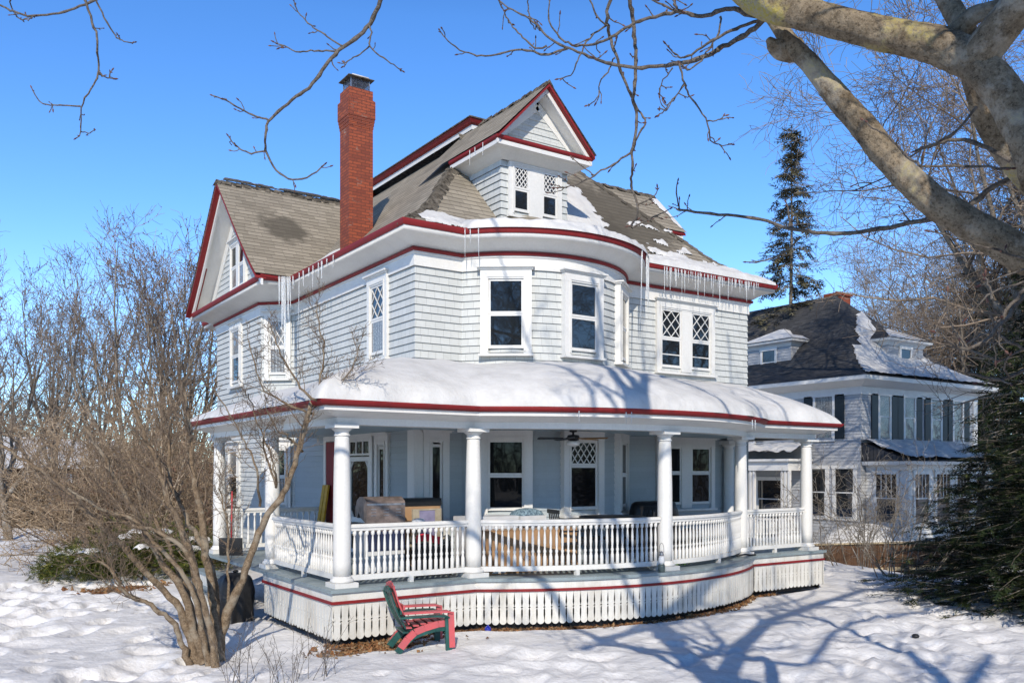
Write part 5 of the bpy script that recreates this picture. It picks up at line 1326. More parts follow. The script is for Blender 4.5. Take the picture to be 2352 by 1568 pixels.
# ---------------- yew bushes with snow on them
def yew(seed, rx, ry, H, n=2400):
    rng = np.random.RandomState(seed); T = bpy.data.objects.new('yew_bush', None); C.objects.link(T); tr, sp = Tubes(), Sprays()
    for i in range(n):
        a = rng.uniform(0, 2*PI); e = math.asin(rng.uniform(.0, 1)); k = rng.uniform(.55, 1.06)*(1+.22*math.sin(3*a+seed)+.12*math.sin(7*a+2*e))
        p = np.array((rx*math.cos(a)*math.cos(e)*k, ry*math.sin(a)*math.cos(e)*k, .12+H*math.sin(e)*k)); d = p*np.array((1,1,.5))+rng.normal(0,.35,3)
        sp.add(p, d, rng.normal(0,1,3)*.5+np.array((0,0,1)), rng.uniform(.10,.24), .07, 4, rng)
    for i in range(12):
        a = rng.uniform(0, 2*PI); Q = wander(rng, (0,0,-.1), (math.cos(a)*rx, math.sin(a)*ry, H*rng.uniform(.3,1)), rx*.9, 6, .4, 0); tr.add(Q, np.linspace(.03,.01,6), 6)
    tr.build('trunk', M['lilac'], T); sp.build('foliage', M['yew'], T)
    for i in range(9):                               # lumps of snow caught on top
        a = rng.uniform(0, 2*PI); q = rng.uniform(.1,.85); c_ = (rx*math.cos(a)*q, ry*math.sin(a)*q, .14+H*math.sqrt(max(.0,1-q*q))*rng.uniform(.92,1.02)); s = rng.uniform(.12,.34)
        m = MB(); g = []
        for u in np.linspace(0, 1, 7):
            g.append([(c_[0]+math.cos(b)*s*u*(1+.25*math.sin(3*b+i)), c_[1]+math.sin(b)*s*.75*u*(1+.2*math.sin(2*b+i)), c_[2]+.05*max(0,1-u*u)**.6-.05*u*u+.03*math.sin(4*b+i)*u-.02) for b in np.linspace(0, 2*PI, 15)])
        m.loft(g, 0, smooth=True); m.build('snow_clump', M['snow'], T)
    return T
y1 = yew(5, 1.5, 1.1, 1.1); set_thing(y1, 'dense dark yew bush topped with snow, behind the lilac stems', 'bush', (*ground_at(322, 20.5), -.05), .3, 1, 'yew bushes left of the porch')
y2 = yew(8, 1.15, .8, .62, 1500); set_thing(y2, 'low spreading yellow-green yew half covered in snow, leftmost of the yews', 'bush', (*ground_at(190, 20.6), -.05), 0, 1, 'yew bushes left of the porch')
y3 = yew(9, .9, .8, .75, 1300); set_thing(y3, 'snow capped yew nearest the porch column, partly hidden by lilac stems', 'bush', (*ground_at(440, 22.5), -.05), 0, 1.05, 'yew bushes left of the porch')
# ================================================================== THINGS ON AND AROUND THE PORCH
M['pinkplastic'] = simple('faded_red_plastic', (.50,.085,.09), .45, .18, 4, 0, .4, 0, dark=(.42,.10,.11))
M['greenplastic'] = simple('dark_green_plastic', (.018,.085,.075), .4, .3, 5)
M['cardboard'] = simple('cardboard', (.42,.25,.13), .8, .08, 3)
M['tape'] = simple('tape_brown', (.34,.20,.10), .4, .05, 3)
M['ink'] = simple('black_print', (.02,.018,.016), .7, .1, 3)
M['taupe'] = simple('weathered_bronze_grill', (.21,.165,.145), .42, .35, 7, 0, .5, .3)
M['yellow'] = simple('yellow_boards', (.55,.32,.03), .5, .15, 8)
M['navy'] = simple('navy_cloth', (.018,.028,.075), .8, .3, 6)
M['tan'] = simple('tan_cloth', (.42,.36,.26), .85, .15, 8)
M['lavender'] = simple('lavender_cloth', (.26,.24,.36), .85, .12, 8)
M['redcloth'] = simple('bright_red_cloth', (.55,.02,.04), .7, .2, 8)
M['bluepat'] = simple('blue_flecked_cloth', (.20,.28,.32), .85, .5, 28, dark=(.02,.05,.09))
M['charcoal'] = simple('charcoal_metal', (.018,.018,.02), .5, .3, 8)
M['wood'] = simple('oak_blade', (.33,.17,.055), .5, .25, 6, stretch=(1,8,1))
M['plasticwhite'] = simple('grey_white_plastic', (.62,.63,.64), .5, .08, 4)
M['grass'] = simple('green_leaf', (.10,.24,.02), .5, .3, 9)
M['blueglass'] = simple('cobalt_glass', (.012,.02,.32), .08, .2, 4, 0, .8)
M['lamp'] = simple('frosted_lamp_glass', (.75,.75,.73), .3, .05, 4)

# two plastic adirondack chairs, one stacked in the other
def adirondack(mat, label):
    """faces +x; origin on the ground between the feet"""
    T = thing('adirondack_chair', label, 'chair', group='stacked adirondack chairs by the porch')
    m = MB()                                        # fanned back of slats with an arched top
    for i in range(7):
        u = (i-3)/3; top = 1.0-.10*u*u; a = Vector((-.20-.02*abs(u), u*.20, .36)); b = Vector((-.46, u*.275, top))
        for k in range(4):
            t0, t1 = k/4, (k+1)/4; c = lambda t: a+(b-a)*t+Vector((-.025*math.sin(PI*t),0,0))
            m.bar(c(t0), c(t1), .070, .022, up=(1,0,.35))
    m.bar((-.31,-.27,.62),(-.31,.27,.62),.03,.07, up=(0,0,1)); m.bar((-.455,-.24,.93),(-.455,.24,.93),.02,.05)
    m.build('backrest', mat, T)
    m = MB()
    for i in range(6):
        t = i/5; x = .30-.52*t; z = .40-.10*t+.02*math.sin(PI*t); m.bar((x,-.235,z),(x,.235,z),.082,.022)
    m.bar((.335,-.235,.37),(.335,.235,.37),.02,.07); m.build('seat', mat, T)
    for sy in (-1, 1):
        m = MB(); pts = [(-.33,.555),(-.1,.565),(.15,.575),(.33,.575),(.39,.55)]; w0 = [.05,.055,.062,.065,.045]
        top = [[(x, sy*(.30)+ (w*q), z) for q in (-1,1)] for (x, z), w in zip(pts, w0)]
        for (p, q) in zip(top, top[1:]):
            v = [p[0], p[1], q[1], q[0]]; v2 = [(a[0], a[1], a[2]-.028) for a in v]; m.add(v+v2, [(0,1,2,3),(7,6,5,4),(0,4,5,1),(1,5,6,2),(2,6,7,3),(3,7,4,0)])
        m.build('armrest', mat, T)
        m = MB(); m.bar((.37,sy*.30,.55),(.40,sy*.32,.0),.05,.085, up=(1,0,0)); m.build('leg', mat, T)
        m = MB()                                    # side rail that curves down into the rear leg
        cr = [(.36,.37),(.2,.36),(.0,.30),(-.14,.24),(-.24,.14),(-.34,.0)]
        for (p, q) in zip(cr, cr[1:]): m.bar((p[0],sy*.262,p[1]),(q[0],sy*.262,q[1]),.035,.10, up=(0,0,1) if abs(p[1]-q[1]) < .08 else (1,0,.6))
        m.build('leg', mat, T)
    return T
g1 = adirondack(M['greenplastic'], 'dark green plastic adirondack chair at the bottom of the stack on the snow')
g2 = adirondack(M['pinkplastic'], 'faded red plastic adirondack chair stacked inside the dark green one')
cx_, cy_ = -1.62, -3.12; cz = ground_z(cx_, cy_)-.01
for o, dx, dz in ((g1, 0, 0), (g2, .045, .062)):
    o.location = (cx_+dx, cy_, max(-.05, cz)+dz); o.rotation_euler = (0, R(2), R(-14)); o.scale = (.98, .98 if o is g1 else 1.04, .90)
b = MB(); b.lathe([(.002,-.055),(.03,-.047),(.05,-.02),(.055,0),(.05,.02),(.03,.047),(.002,.055)], 16, (0,0,.05)); b.lathe([(.012,0),(.014,.02),(.004,.024)], 8, (0,0,.10))
o = b.build('glass_ball', M['blueglass'], loc=(-.05,-2.56,ground_z(-.05,-2.56)-.01)); tag(o, 'small cobalt blue glass ball in the leaves by the skirt', 'ball')

# covered kettle grill under black sheeting beside the porch
def draped(name, r0, r1, H, mat, seed, folds=7, amp=.05, k=48, squash=1.0, flat=.0):
    rr_ = np.random.RandomState(seed); m = MB(); rings = []
    for t in np.linspace(0, 1, 18):
        ring_ = []
        for j in range(k):
            a = 2*PI*j/k; w = (1-t)**1.2*amp*(math.sin(folds*a+2*t)+.6*math.sin(2.3*folds*a+seed))
            prof_ = r0+(r1-r0)*t; prof_ *= (1-max(0,(t-.62)/.38)**2.2*(1-flat))
            wr = .012*math.sin(17*t+5*a)
            ring_.append((math.cos(a)*(prof_+w+wr), math.sin(a)*(prof_+w+wr)*squash, H*(t if t < .62 else .62+.38*math.sin((t-.62)/.38*PI/2))+ .01*math.sin(9*a)*(t < .05)))
        rings.append(ring_)
    m.loft(rings, 0, True, True); m.add(rings[-1], [tuple(range(k))], 0, None, True); return m.build(name, mat)
G = thing('covered_grill', 'barbecue under a black cover standing in the snow left of the porch corner', 'grill', (-2.98, .98, ground_z(-2.98,.98)-.02))
o = draped('cover', .30, .33, .86, M['black'], 3, 5, .035); o.parent = G
m = MB(); m.lathe([(.02,0),(.05,.015),(.05,.03),(.01,.045)], 10, (0,0,.855)); m.build('handle', M['black'], G)
m = MB(); m.lathe([(.12,.80),(.11,.845),(.05,.868),(.01,.87)], 12, (.05,.06,.005), smooth=True); m.build('snow_clump', M['snow'], G)

# snow shovel leaning on the column
S = thing('snow_shovel', 'snow shovel with red shaft and wide black blade leaning at the far left column', 'shovel', (-2.28, 3.62, ZD+.01), R(-35))
m = MB(); m.tube([(0,0,.34),(-.02,.10,1.30)], .016, 8); m.build('shaft', simple('red_shaft', (.50,.05,.06), .4, .1, 5), S)
m = MB(); m.tube([(-.02,.10,1.30),(-.02,.108,1.36)], .02, 8); m.tube([(-.08,.11,1.46),(.04,.11,1.46)], .02, 8); m.tube([(-.02,.108,1.36),(-.08,.11,1.46)], .018, 8); m.tube([(-.02,.108,1.36),(.04,.11,1.46)], .018, 8); m.build('grip', M['black'], S)
m = MB(); g = [[(-.24+.48*u, -.02-.10*math.sin(v*1.5)*.6+.03*v, .36*v) for u in np.linspace(0,1,7)] for v in np.linspace(0,1,8)]; m.loft(g, 0); sh = m.build('blade', M['black'], S)
sd = sh.modifiers.new('t','SOLIDIFY'); sd.thickness = .012
# two yellow planks leaning by the door
for i, (dy, rx, lab) in enumerate(((0, 9, 'yellow plank nearer the far column, leaning on the wall beside the red door'), (-.21, 8, 'yellow plank nearer the red door, leaning on the wall'))):
    m = MB(); m.box(-.02,-.09,0,.02,.09,.92); m.box(-.022,-.03,.60,-.0201,.03,.66)
    o = m.build('yellow_plank', M['yellow'], loc=(-.24, 4.10+dy, ZD+.50+.002*i)); o.rotation_euler = (0, R(rx), R(-4)); tag(o, lab, 'plank', 'yellow planks by the red door')
m = MB(); m.box(-.15,-.25,0,.15,.25,.5); m.box(-.17,-.27,.44,.17,.27,.499+.02)
o = m.build('storage_box', M['navy'], loc=(-.24, 4.02, ZD)); tag(o, 'dark storage box under the yellow planks', 'box')

# gas grill seen from behind
GX, GY = -1.20, -1.05
T = thing('gas_grill', 'bronze coloured gas grill with slotted back, standing behind the front railing', 'grill', (GX, GY, ZD), R(-2))
m = MB(); L = .34                                    # firebox and hood: profile in y,z swept along x
prof = [(-.24,.86),(-.24,1.20),(-.22,1.235),(-.10,1.30),(.05,1.30),(.17,1.24),(.24,1.12),(.25,.98),(.16,.95),(.10,1.04),(.02,.96)]
m.loft([[(-L, y, z) for y, z in prof], [(L, y, z) for y, z in prof]], 0, True, False)
m.add([(-L, y, z) for y, z in prof], [tuple(range(len(prof)))]); m.add([(L, y, z) for y, z in prof], [tuple(range(len(prof)))[::-1]])
hd = m.build('hood', M['taupe'], T)
m = MB(); m.box(-L+.004,-.246,1.165,L-.004,-.2405,1.195)
for cx0 in (-.22, 0, .22):
    for cz0 in (1.10, 1.05, 1.0): m.box(cx0-.045,-.247,cz0-.006,cx0+.045,-.2405,cz0+.006)
m.build('vent_slots', M['metal'], hd)
m = MB(); m.box(-L,-.22,.74,L,.22,.859); m.build('firebox', M['taupe'], T)
for sx in (-1, 1): m = MB(); m.box(min(sx*L,sx*(L+.30)),-.2,.84,max(sx*L,sx*(L+.30)),.2,.875); m.build('side_shelf', M['taupe'], T)
m = MB(); m.box(-.34,-.22,.09,.34,-.20,.42); m.build('cabinet', M['plasticwhite'], T)
m = MB(); m.box(-.34,.2,.09,.34,.22,.739); m.build('cabinet_door', M['plasticwhite'], T)
m = MB(); m.box(-.34,-.225,.42,.34,-.205,.739); m.build('cabinet_panel', M['navy'], T)
for sx in (-1, 1):
    m = MB(); m.box(sx*.32-.02,-.21,0.05,sx*.32+.02,.2,.73); m.build('leg', M['plasticwhite'], T)
    m = MB(); m.lathe([(.02,-.02),(.05,-.018),(.05,.018),(.02,.02)], 12); w_ = m.build('wheel', M['plasticwhite'], T); w_.location = (sx*.32,-.15,.05); w_.rotation_euler = (0, R(90), 0)
# long box with a black top, chair with lavender back, cooler, bags behind the railing
def boxthing(name, label, cat, loc_, sx, sy, sz, mat, lidmat=None, lid=.06, rz=0, extra=None):
    T = thing(name, label, cat, loc_, rz); m = MB(); m.box(-sx/2,-sy/2,0,sx/2,sy/2,sz-(lid if lidmat else 0)); m.build('body', mat, T)
    if lidmat: m = MB(); m.box(-sx/2-.015,-sy/2-.015,sz-lid+.001,sx/2+.015,sy/2+.015,sz); m.build('lid', lidmat, T)
    if extra: extra(T)
    return T
boxthing('storage_chest', 'long brown chest with black lid behind the chair with the lavender back', 'chest', (-.35,-.42,ZD), 1.05, .42, 1.24, M['cardboard'], M['black'], .13)
T = thing('folding_chair', 'tan folding chair with lavender back panel behind the front railing', 'chair', (-.42,-1.22,ZD), R(6))
m = MB(); m.box(-.16,-.012,.62,.16,.012,1.06); m.build('backrest', M['lavender'], T)
m = MB(); m.box(-.29,-.02,.58,-.161,.02,1.07); m.box(.161,-.02,.58,.29,.02,1.07); m.box(-.29,-.022,1.061,.29,.022,1.085); m.build('back_frame', M['tan'], T)
m = MB(); m.box(-.27,.03,.42,.27,.46,.46); m.build('seat', M['tan'], T)
for sx in (-1, 1):
    for yy in (.0, .42): m = MB(); m.bar((sx*.25,yy,0),(sx*.25,.45-yy,.42),.03,.03); m.build('leg', M['charcoal'], T)
T = thing('camp_chair', 'black framed camp chair with red cloth, seen between the balusters', 'chair', (-.55,-1.62,ZD), R(-4))
m = MB(); g = [[(-.33+.66*u, -.1+.35*v, .62+.05*math.sin(6*u+v*4)-.10*math.sin(PI*u)) for u in np.linspace(0,1,12)] for v in np.linspace(0,1,6)]; m.loft(g, 0, smooth=True); m.build('seat', M['tan'], T)
m = MB(); g = [[(-.33+.45*u, -.13+.02*math.sin(9*u), .56+.12*v+.03*math.sin(5*u)) for u in np.linspace(0,1,12)] for v in np.linspace(0,1,4)]; m.loft(g, 0, smooth=True); m.build('red_cloth', M['redcloth'], T)
for (a, b_) in (((-.32,-.1,0),(.32,-.1,.6)),((.32,-.1,0),(-.32,-.1,.6)),((-.32,.25,0),(.32,.25,.6)),((.32,.25,0),(-.32,.25,.6))):
    m = MB(); m.bar(a, b_, .022, .022); m.build('leg', M['charcoal'], T)
m = MB(); g = [[(-.33+.66*u, -.06, .05+.5*v) for u in (0,1)] for v in (0,1)]; m.loft(g, 0); m.build('side_cloth', M['charcoal'], T)
o = draped('white_bag', .13, .10, .17, M['plasticwhite'], 9, 4, .03); o.location = (-.72,-1.5,ZD+.78); tag(o, 'crumpled pale bag lying on the camp chair beside the gas grill', 'bag')
# white deck box with the cardboard box before it
def dbx(T):
    m = MB()
    for z in (.30,.50,.70): m.box(-.50,-.262,z,.50,-.2505,z+.02)
    m.build('ribs', M['plasticwhite'], T)
boxthing('deck_box', 'grey-white plastic deck box behind the cardboard box', 'deck box', (.78,-1.20,ZD), 1.0, .5, .93, M['plasticwhite'], M['plasticwhite'], .10, 0, dbx)
T = thing('cushion_pile', 'blue flecked cushion on a white slab on the deck box', 'cushion', (1.62,-1.25,ZD+.80), R(4))
m = MB(); m.box(-.30,-.2,0,.30,.2,.12); m.build('slab', M['plasticwhite'], T)
m = MB(); g = [[(-.28+.56*u, -.2+.4*v, .122+.13*max(0,math.sin(PI*u)*math.sin(PI*v))**.3) for u in np.linspace(0,1,12)] for v in np.linspace(0,1,10)]; m.loft(g, 0, smooth=True); m.build('cushion', M['bluepat'], T)
T = thing('cardboard_box', 'long cardboard box with black print standing behind the front railing', 'box', (1.24,-1.74,ZD), R(-1.5))
m = MB(); m.box(-.99,-.19,.10,.99,.19,.72); m.build('carton', M['cardboard'], T)
m = MB(); m.box(-.99,-.192,.40,.99,-.1905,.408); m.box(-.95,-.192,.70,.95,.15,.7225); m.build('tape', M['tape'], T)
cu = bpy.data.curves.new('lettering', 'FONT'); cu.body = 'NOBY'; cu.size = .105; cu.space_character = 1.55; cu.align_x = 'CENTER'; cu.extrude = .0008
ft = bpy.data.objects.new('lettering_src', cu); C.objects.link(ft); bpy.context.view_layer.update()
me = bpy.data.meshes.new_from_object(ft.evaluated_get(bpy.context.evaluated_depsgraph_get())); bpy.data.objects.remove(ft)
me.materials.clear(); me.materials.append(M['ink']); lo = bpy.data.objects.new('lettering', me); C.objects.link(lo); lo.parent = T
lo.location = (-.02,-.1935,.185); lo.rotation_euler = (R(90),0,0)
T = thing('flat_carton', 'flattened brown carton lying under the tall cardboard box', 'box', (1.22,-1.84,ZD), R(-1))
m = MB(); m.box(-1.0,-.24,.0,1.0,.24,.098); m.build('carton', M['tape'], T)
m = MB(); m.box(-.86,-.243,.02,-.60,-.2405,.08); m.build('label_sticker', M['plasticwhite'], T)
# patio table and chairs under the windows
T = thing('patio_table', 'dark patio table behind the right half of the bulging railing', 'table', (3.05,-1.95,ZD), R(8))
m = MB(); m.lathe([(.02,.86),(.60,.86),(.61,.875),(.60,.89),(.02,.895)], 28); m.build('table_top', M['charcoal'], T)
for a in range(4): m = MB(); m.bar((.5*math.cos(a*PI/2+.6),.5*math.sin(a*PI/2+.6),0),(.42*math.cos(a*PI/2+.6),.42*math.sin(a*PI/2+.6),.87),.04,.04); m.build('leg', M['charcoal'], T)
def patio_chair(label, loc_, rz):
    T = thing('patio_chair', label, 'chair', loc_, rz, 'dark patio chairs')
    m = MB(); m.box(-.26,-.25,.42,.26,.25,.46); m.build('seat', M['charcoal'], T)
    m = MB()
    for i in range(6): m.bar((-.22+i*.088,.24,.46),(-.22+i*.088,.32,.98),.03,.015)
    m.bar((-.27,.325,1.0),(.27,.325,1.0),.03,.07); m.bar((-.27,.27,.62),(.27,.27,.62),.03,.05); m.build('backrest', M['charcoal'], T)
    for sx in (-1,1):
        for yy in (-.23,.23): m = MB(); m.bar((sx*.24,yy,0),(sx*.24,yy,.42),.035,.035); m.build('leg', M['charcoal'], T)
        m = MB(); m.bar((sx*.27,-.25,.66),(sx*.27,.27,.66),.04,.03); m.bar((sx*.26,-.23,.44),(sx*.27,-.23,.65),.03,.03); m.build('armrest', M['charcoal'], T)
    return T
patio_chair('dark slatted patio chair turned toward the patio table from its left', (2.15,-1.85,ZD), R(75)); patio_chair('dark slatted patio chair on the wall side of the table', (3.2,-1.25,ZD), R(-5)); patio_chair('dark slatted patio chair at the far right of the patio table', (3.95,-1.75,ZD), R(-80))
o = draped('covered_heater', .62, .60, 1.10, M['black'], 12, 6, .05, 56, .62, .72); o.location = (4.95,-1.05,ZD); tag(o, 'bulky thing under a black cover by the right pair of porch windows', 'covered furniture')
for (x, y, lab) in ((5.6,-1.45,'black sheeting bundle on the deck near the fourth front column'),):
    o = draped('black_bundle', .34, .25, .55, M['black'], 5, 5, .05, 40, .7, .3); o.location = (x, y, ZD); tag(o, lab, 'bundle')
# lantern hanging off the railing by the middle column
T = thing('oil_lantern', 'old clear glass lantern with wire handle hanging outside the railing by the middle column', 'lantern', (2.97,-3.33,ZD+.005))
m = MB(); m.lathe([(.055,0),(.06,.02),(.06,.11),(.045,.13)], 16); m.build('font', simple('dull_green_tank', (.10,.13,.12), .35, .2, 9), T)
m = MB(); m.lathe([(.045,.13),(.058,.18),(.05,.24),(.035,.27)], 16); m.build('globe', M['lamp'], T)
m = MB(); m.lathe([(.03,.27),(.045,.285),(.03,.32),(.015,.35)], 14); m.build('chimney', M['metal'], T)
m = MB(); m.tube([(.055*math.cos(a), 0, .36+.13*math.sin(a)) for a in np.linspace(-.3,PI+.3,13)], .004, 6); m.build('handle', M['charcoal'], T)
# potted green shoots and a black strap on the deck edge
rng = np.random.RandomState(3); sp = Sprays()
for i in range(26): sp.add(np.array((4.0+rng.uniform(-.25,.35),-2.72+rng.uniform(-.1,.1),ZD+.01)), rng.normal(0,.6,3)+np.array((0,0,.7)), rng.normal(0,1,3), .10, .05, 2, rng)
o = sp.build('green_plant', M['grass']); tag(o, 'small bright green plant on the deck under the right curve of the railing', 'plant')
m = MB(); m.tube([(6.0,-2.33,ZD+.03),(6.2,-2.35,ZD+.05),(6.42,-2.30,ZD+.02),(6.6,-2.28,ZD+.018)], .018, 6); o = m.build('black_rod', M['charcoal']); tag(o, 'thin black rod lying on the deck edge at the fourth front column', 'rod')
# ceiling fan
T = thing('ceiling_fan', 'ceiling fan with wooden blades and white lamp under the porch ceiling', 'fan', (2.30,-1.75,0))
m = MB(); m.lathe([(.07,3.29),(.07,3.25),(.02,3.24),(.02,3.20),(.10,3.19),(.115,3.15),(.10,3.10),(.05,3.085)][::-1], 20); m.build('motor', M['charcoal'], T)
m = MB(); m.lathe([(.02,2.98),(.10,3.0),(.125,3.04),(.11,3.08),(.05,3.084)], 20); m.build('lamp_bowl', M['lamp'], T)
for i in range(5):
    a = 2*PI*i/5+.18; m = MB(); m.bar((.10,0,3.13),(.22,0,3.13),.03,.012); m.add([(.20,-.05,3.128),(.62,-.075,3.12),(.66,-.03,3.122),(.66,.04,3.142),(.62,.08,3.148),(.20,.05,3.142)], [(0,1,2,3,4,5)])
    o = m.build('blade', M['wood'] if i in (0, 4) else M['charcoal'], T); o.rotation_euler = (0,0,a); sd = o.modifiers.new('t','SOLIDIFY'); sd.thickness = .012

m = MB(); m.lathe([(.005,0),(.05,.015),(.06,.04),(.035,.065),(.005,.07)], 9); q_ = ground_at(2103, 13.5); o = m.build('stone', M['charcoal'], loc=(q_[0], q_[1], ground_z(*q_)-.01)); tag(o, 'small dark stone lying alone on the sunlit snow at the right', 'stone')
# ================================================================== NEIGHBOURING HOUSE
NBH = thing('neighbour_house', 'grey clapboard house with dark hipped roof, black shutters and snow, beyond the right side', 'house', (24.6, 7.5, -1.3))
NO = (24.6, 7.5, -1.3)
def nb(mb, name, mat, parent=None):
    mb.v = [(p[0]-NO[0], p[1]-NO[1], p[2]-NO[2]) for p in mb.v]; o = mb.build(name, mat, parent or NBH); return o
M['nclap'] = siding('neighbour_clapboard', (.40,.41,.42), (.45,.46,.47), (.22,.23,.245), .13, 4.0, .003)
M['nroof'] = roofing('dark_slate_shingle', (.085,.085,.087), (.050,.050,.052), (.012,.012,.013), dark_amt=.3)
M['shutter'] = simple('black_shutter', (.012,.018,.022), .4, .2, 5, stretch=(1,1,14))
nx0, nx1, ny0, ny1, nz0, nz1 = 24.6, 33.6, 7.5, 21.0, -1.4, 6.05
path = [(nx1, ny1), (nx1, ny0), (nx0, ny0), (nx0, ny1)]
nb(siding_walls(path, nz0, nz1, .14, .02), 'wall', [M['nclap'], M['gap']])
for (x, y) in ((nx0, ny0), (nx1, ny0)):
    mb = MB(); mb.box(x-.05 if x == nx0 else x-.30, y-.05, nz0, x+.30 if x == nx0 else x+.05, y+.02, nz1); mb.box(x-.052 if x == nx0 else x-.02, y+.0205, nz0, x+.02 if x == nx0 else x+.052, y+.3, nz1)
nb(mb, 'corner_board', M['white'])
def nrect(d, z): return [(nx1+d, ny1, z), (nx1+d, ny0-d, z), (nx0-d, ny0-d, z), (nx0-d, ny1, z)]
mb = MB(); mb.loft([nrect(.03,5.70), nrect(.06,5.70), nrect(.06,6.02), nrect(.28,6.08), nrect(.62,6.22), nrect(.70,6.25), nrect(.70,6.42)], 0); nb(mb, 'cornice', M['white'])
# flared hip roof with the ridge along y
def nprof(s): return 6.42+.50*s+.36*max(0, s-.8)*min(1, (s-.8)/1.2) + .14*max(0, s-2)
sN = [0,.3,.6,.9,1.2,1.6,2.0,2.6,3.2,4.0,4.8,5.15]; mb = MB(); V, F, U = [], [], []; dist_ = 0
ringsN = [[(nx1+.72-s, ny1, nprof(s)), (nx1+.72-s, ny0-.72+s, nprof(s)), (nx0-.72+s, ny0-.72+s, nprof(s)), (nx0-.72+s, ny1, nprof(s))] for s in sN]
k_ = 4; V = [p for r_ in ringsN for p in r_]
dN = [0]
for a, b in zip(sN, sN[1:]): dN.append(dN[-1]+math.hypot(b-a, nprof(b)-nprof(a)))
for i in range(len(sN)-1):
    for j in range(3):
        f = (i*4+j, i*4+j+1, (i+1)*4+j+1, (i+1)*4+j); F.append(f); U.append([((V[q][0] if j == 1 else V[q][1]), dN[q//4]) for q in f])
mb.add(V, F, 0, U); nb(mb, 'roof', M['nroof'])
mb = MB(); mb.box(30.4,12.6,9.0,31.3,13.4,11.3); mb.box(30.32,12.52,11.3,31.38,13.48,11.45)
mb.uv = [[(mb.v[q][0]+mb.v[q][1], mb.v[q][2]) for q in f] for f in mb.f]; mb.has_uv = True; nb(mb, 'chimney', M['brick'])
def nwin(x, y, z, a, w, h, shut=True, kind='plain', bars=0, cas=.12, cap=True):
    Mx = wall_matrix(x-NO[0], y-NO[1], z-NO[2], a); mb = MB()
    mb.box(-w/2-cas,-.05,-.1,-w/2,.0,h); mb.box(w/2,-.05,-.1,w/2+cas,.0,h); mb.box(-w/2-cas-.03,-.07,h,w/2+cas+.03,.0,h+.16); mb.box(-w/2-cas-.03,-.09,-.16,w/2+cas+.03,.0,-.101)
    o = mb.build('window', M['white'], NBH, M=Mx)
    mb = MB(); mb.add([(-w/2,-.026,0),(w/2,-.026,0),(w/2,-.026,h),(-w/2,-.026,h)], [(0,1,2,3)]); mb.build('pane', M['glassc'] if kind == 'curtain' else M['glass'], o)
    mb = MB(); mb.box(-w/2,-.042,h*.5-.025,w/2,-.027,h*.5+.025)
    for i in range(bars): mb.box(-w/2+w*(i+1)/(bars+1)-.015,-.040,h*.5+.026,-w/2+w*(i+1)/(bars+1)+.015,-.027,h)
    mb.box(-w/2,-.042,0,-w/2+.04,-.027,h*.5-.026); mb.box(w/2-.04,-.042,0,w/2,-.027,h*.5-.026); mb.build('sash', M['white'], o)
    if shut:
        for sx in (-1, 1):
            c = sx*(w/2+cas+.24); mb = MB(); mb.box(c-.22,-.06,-.06,c+.22,-.021,h+.06); mb.build('shutter', M['shutter'], o)
for x in (26.25, 28.1, 30.2, 32.0): nwin(x, ny0, 3.95, 0, .72, 1.75, True, 'curtain')
for y in (9.25, 13.5, 17): nwin(nx0, y, 3.95, R(-90), .85, 1.75, True, 'curtain')
for y in (8.25, 9.6): nwin(nx0, y, .62, R(-90), .85, 2.0, False, 'plain', 0, .16)
# front dormer and side dormer with snowy hipped tops
def ndormer(cx, cy, a, w, z0, z1, depth):
    Mx = Matrix.Translation((cx-NO[0], cy-NO[1], -NO[2])) @ Matrix.Rotation(a, 4, 'Z'); h = w/2
    D = siding_walls([(h, depth), (h, 0), (-h, 0), (-h, depth)], z0, z1, .14, .02).build('dormer', [M['nclap'], M['gap']], NBH, M=Mx)
    mb = MB(); r_ = lambda d, z: [(h+d, depth+.6, z), (h+d, -d, z), (-h-d, -d, z), (-h-d, depth+.6, z)]
    mb.loft([r_(.03,z1-.2), r_(.10,z1-.05), r_(.30,z1), r_(.33,z1+.1)], 0); mb.build('dormer_cornice', M['white'], D)
    top = [(0, depth+1.8, z1+.85), (0, h*.9, z1+.85), (0, h*.9, z1+.85), (0, depth+1.8, z1+.85)]
    mb = MB(); mb.loft([r_(.35,z1+.1), top], 0, uv=lambda i, j: (j*1.1, i*1.2)); mb.build('dormer_roof', M['nroof'], D)
    mb = MB(); lo = [(-h-.30, -.30, z1+.14), (h+.30, -.30, z1+.14)]; q = [(-.14,h*.72,z1+.80),(.14,h*.72,z1+.80)]
    mb.add([lo[0], lo[1], q[1], q[0]], [(0,1,2,3)]); mb.add([(h+.31,-.28,z1+.13),(h+.31,depth*.6,z1+.13),(.25,depth*.6,z1+.72),(.16,h*.74,z1+.80)], [(0,1,2,3)]); mb.build('dormer_snow', M['snow'], D)
    c, s = math.cos(a), math.sin(a); nwin(cx, cy, z0+.35, a, .72, z1-z0-.65, False, 'plain', 0, .12)
ndormer(29.6, 8.6, 0, 2.8, 6.6, 8.35, 2.6); ndormer(25.7, 13.1, R(-90), 2.5, 6.75, 8.5, 2.4)
# snow on the front slope of the roof and along the hip
frontN = lambda x, s: (x-NO[0], ny0-.72+s-NO[1], nprof(s)+.02-NO[2])
def nsnow(mask, seed):
    o = snow_patch(frontN, nx0-.5, nx1+.5, 0, 4.6, mask, .10, (120, 70), 'roof_snow', seed); o.parent = NBH
nsnow(lambda u, v: np.minimum.reduce([(1.7-v+.9*nz(u*.7, v*.5, 3)+.9*np.exp(-((u-25.6-v)/1.0)**2)*3)*.5, (u-(nx0-.70)-v)*.8, ((nx1+.70)-v-u)*.8]), 3)
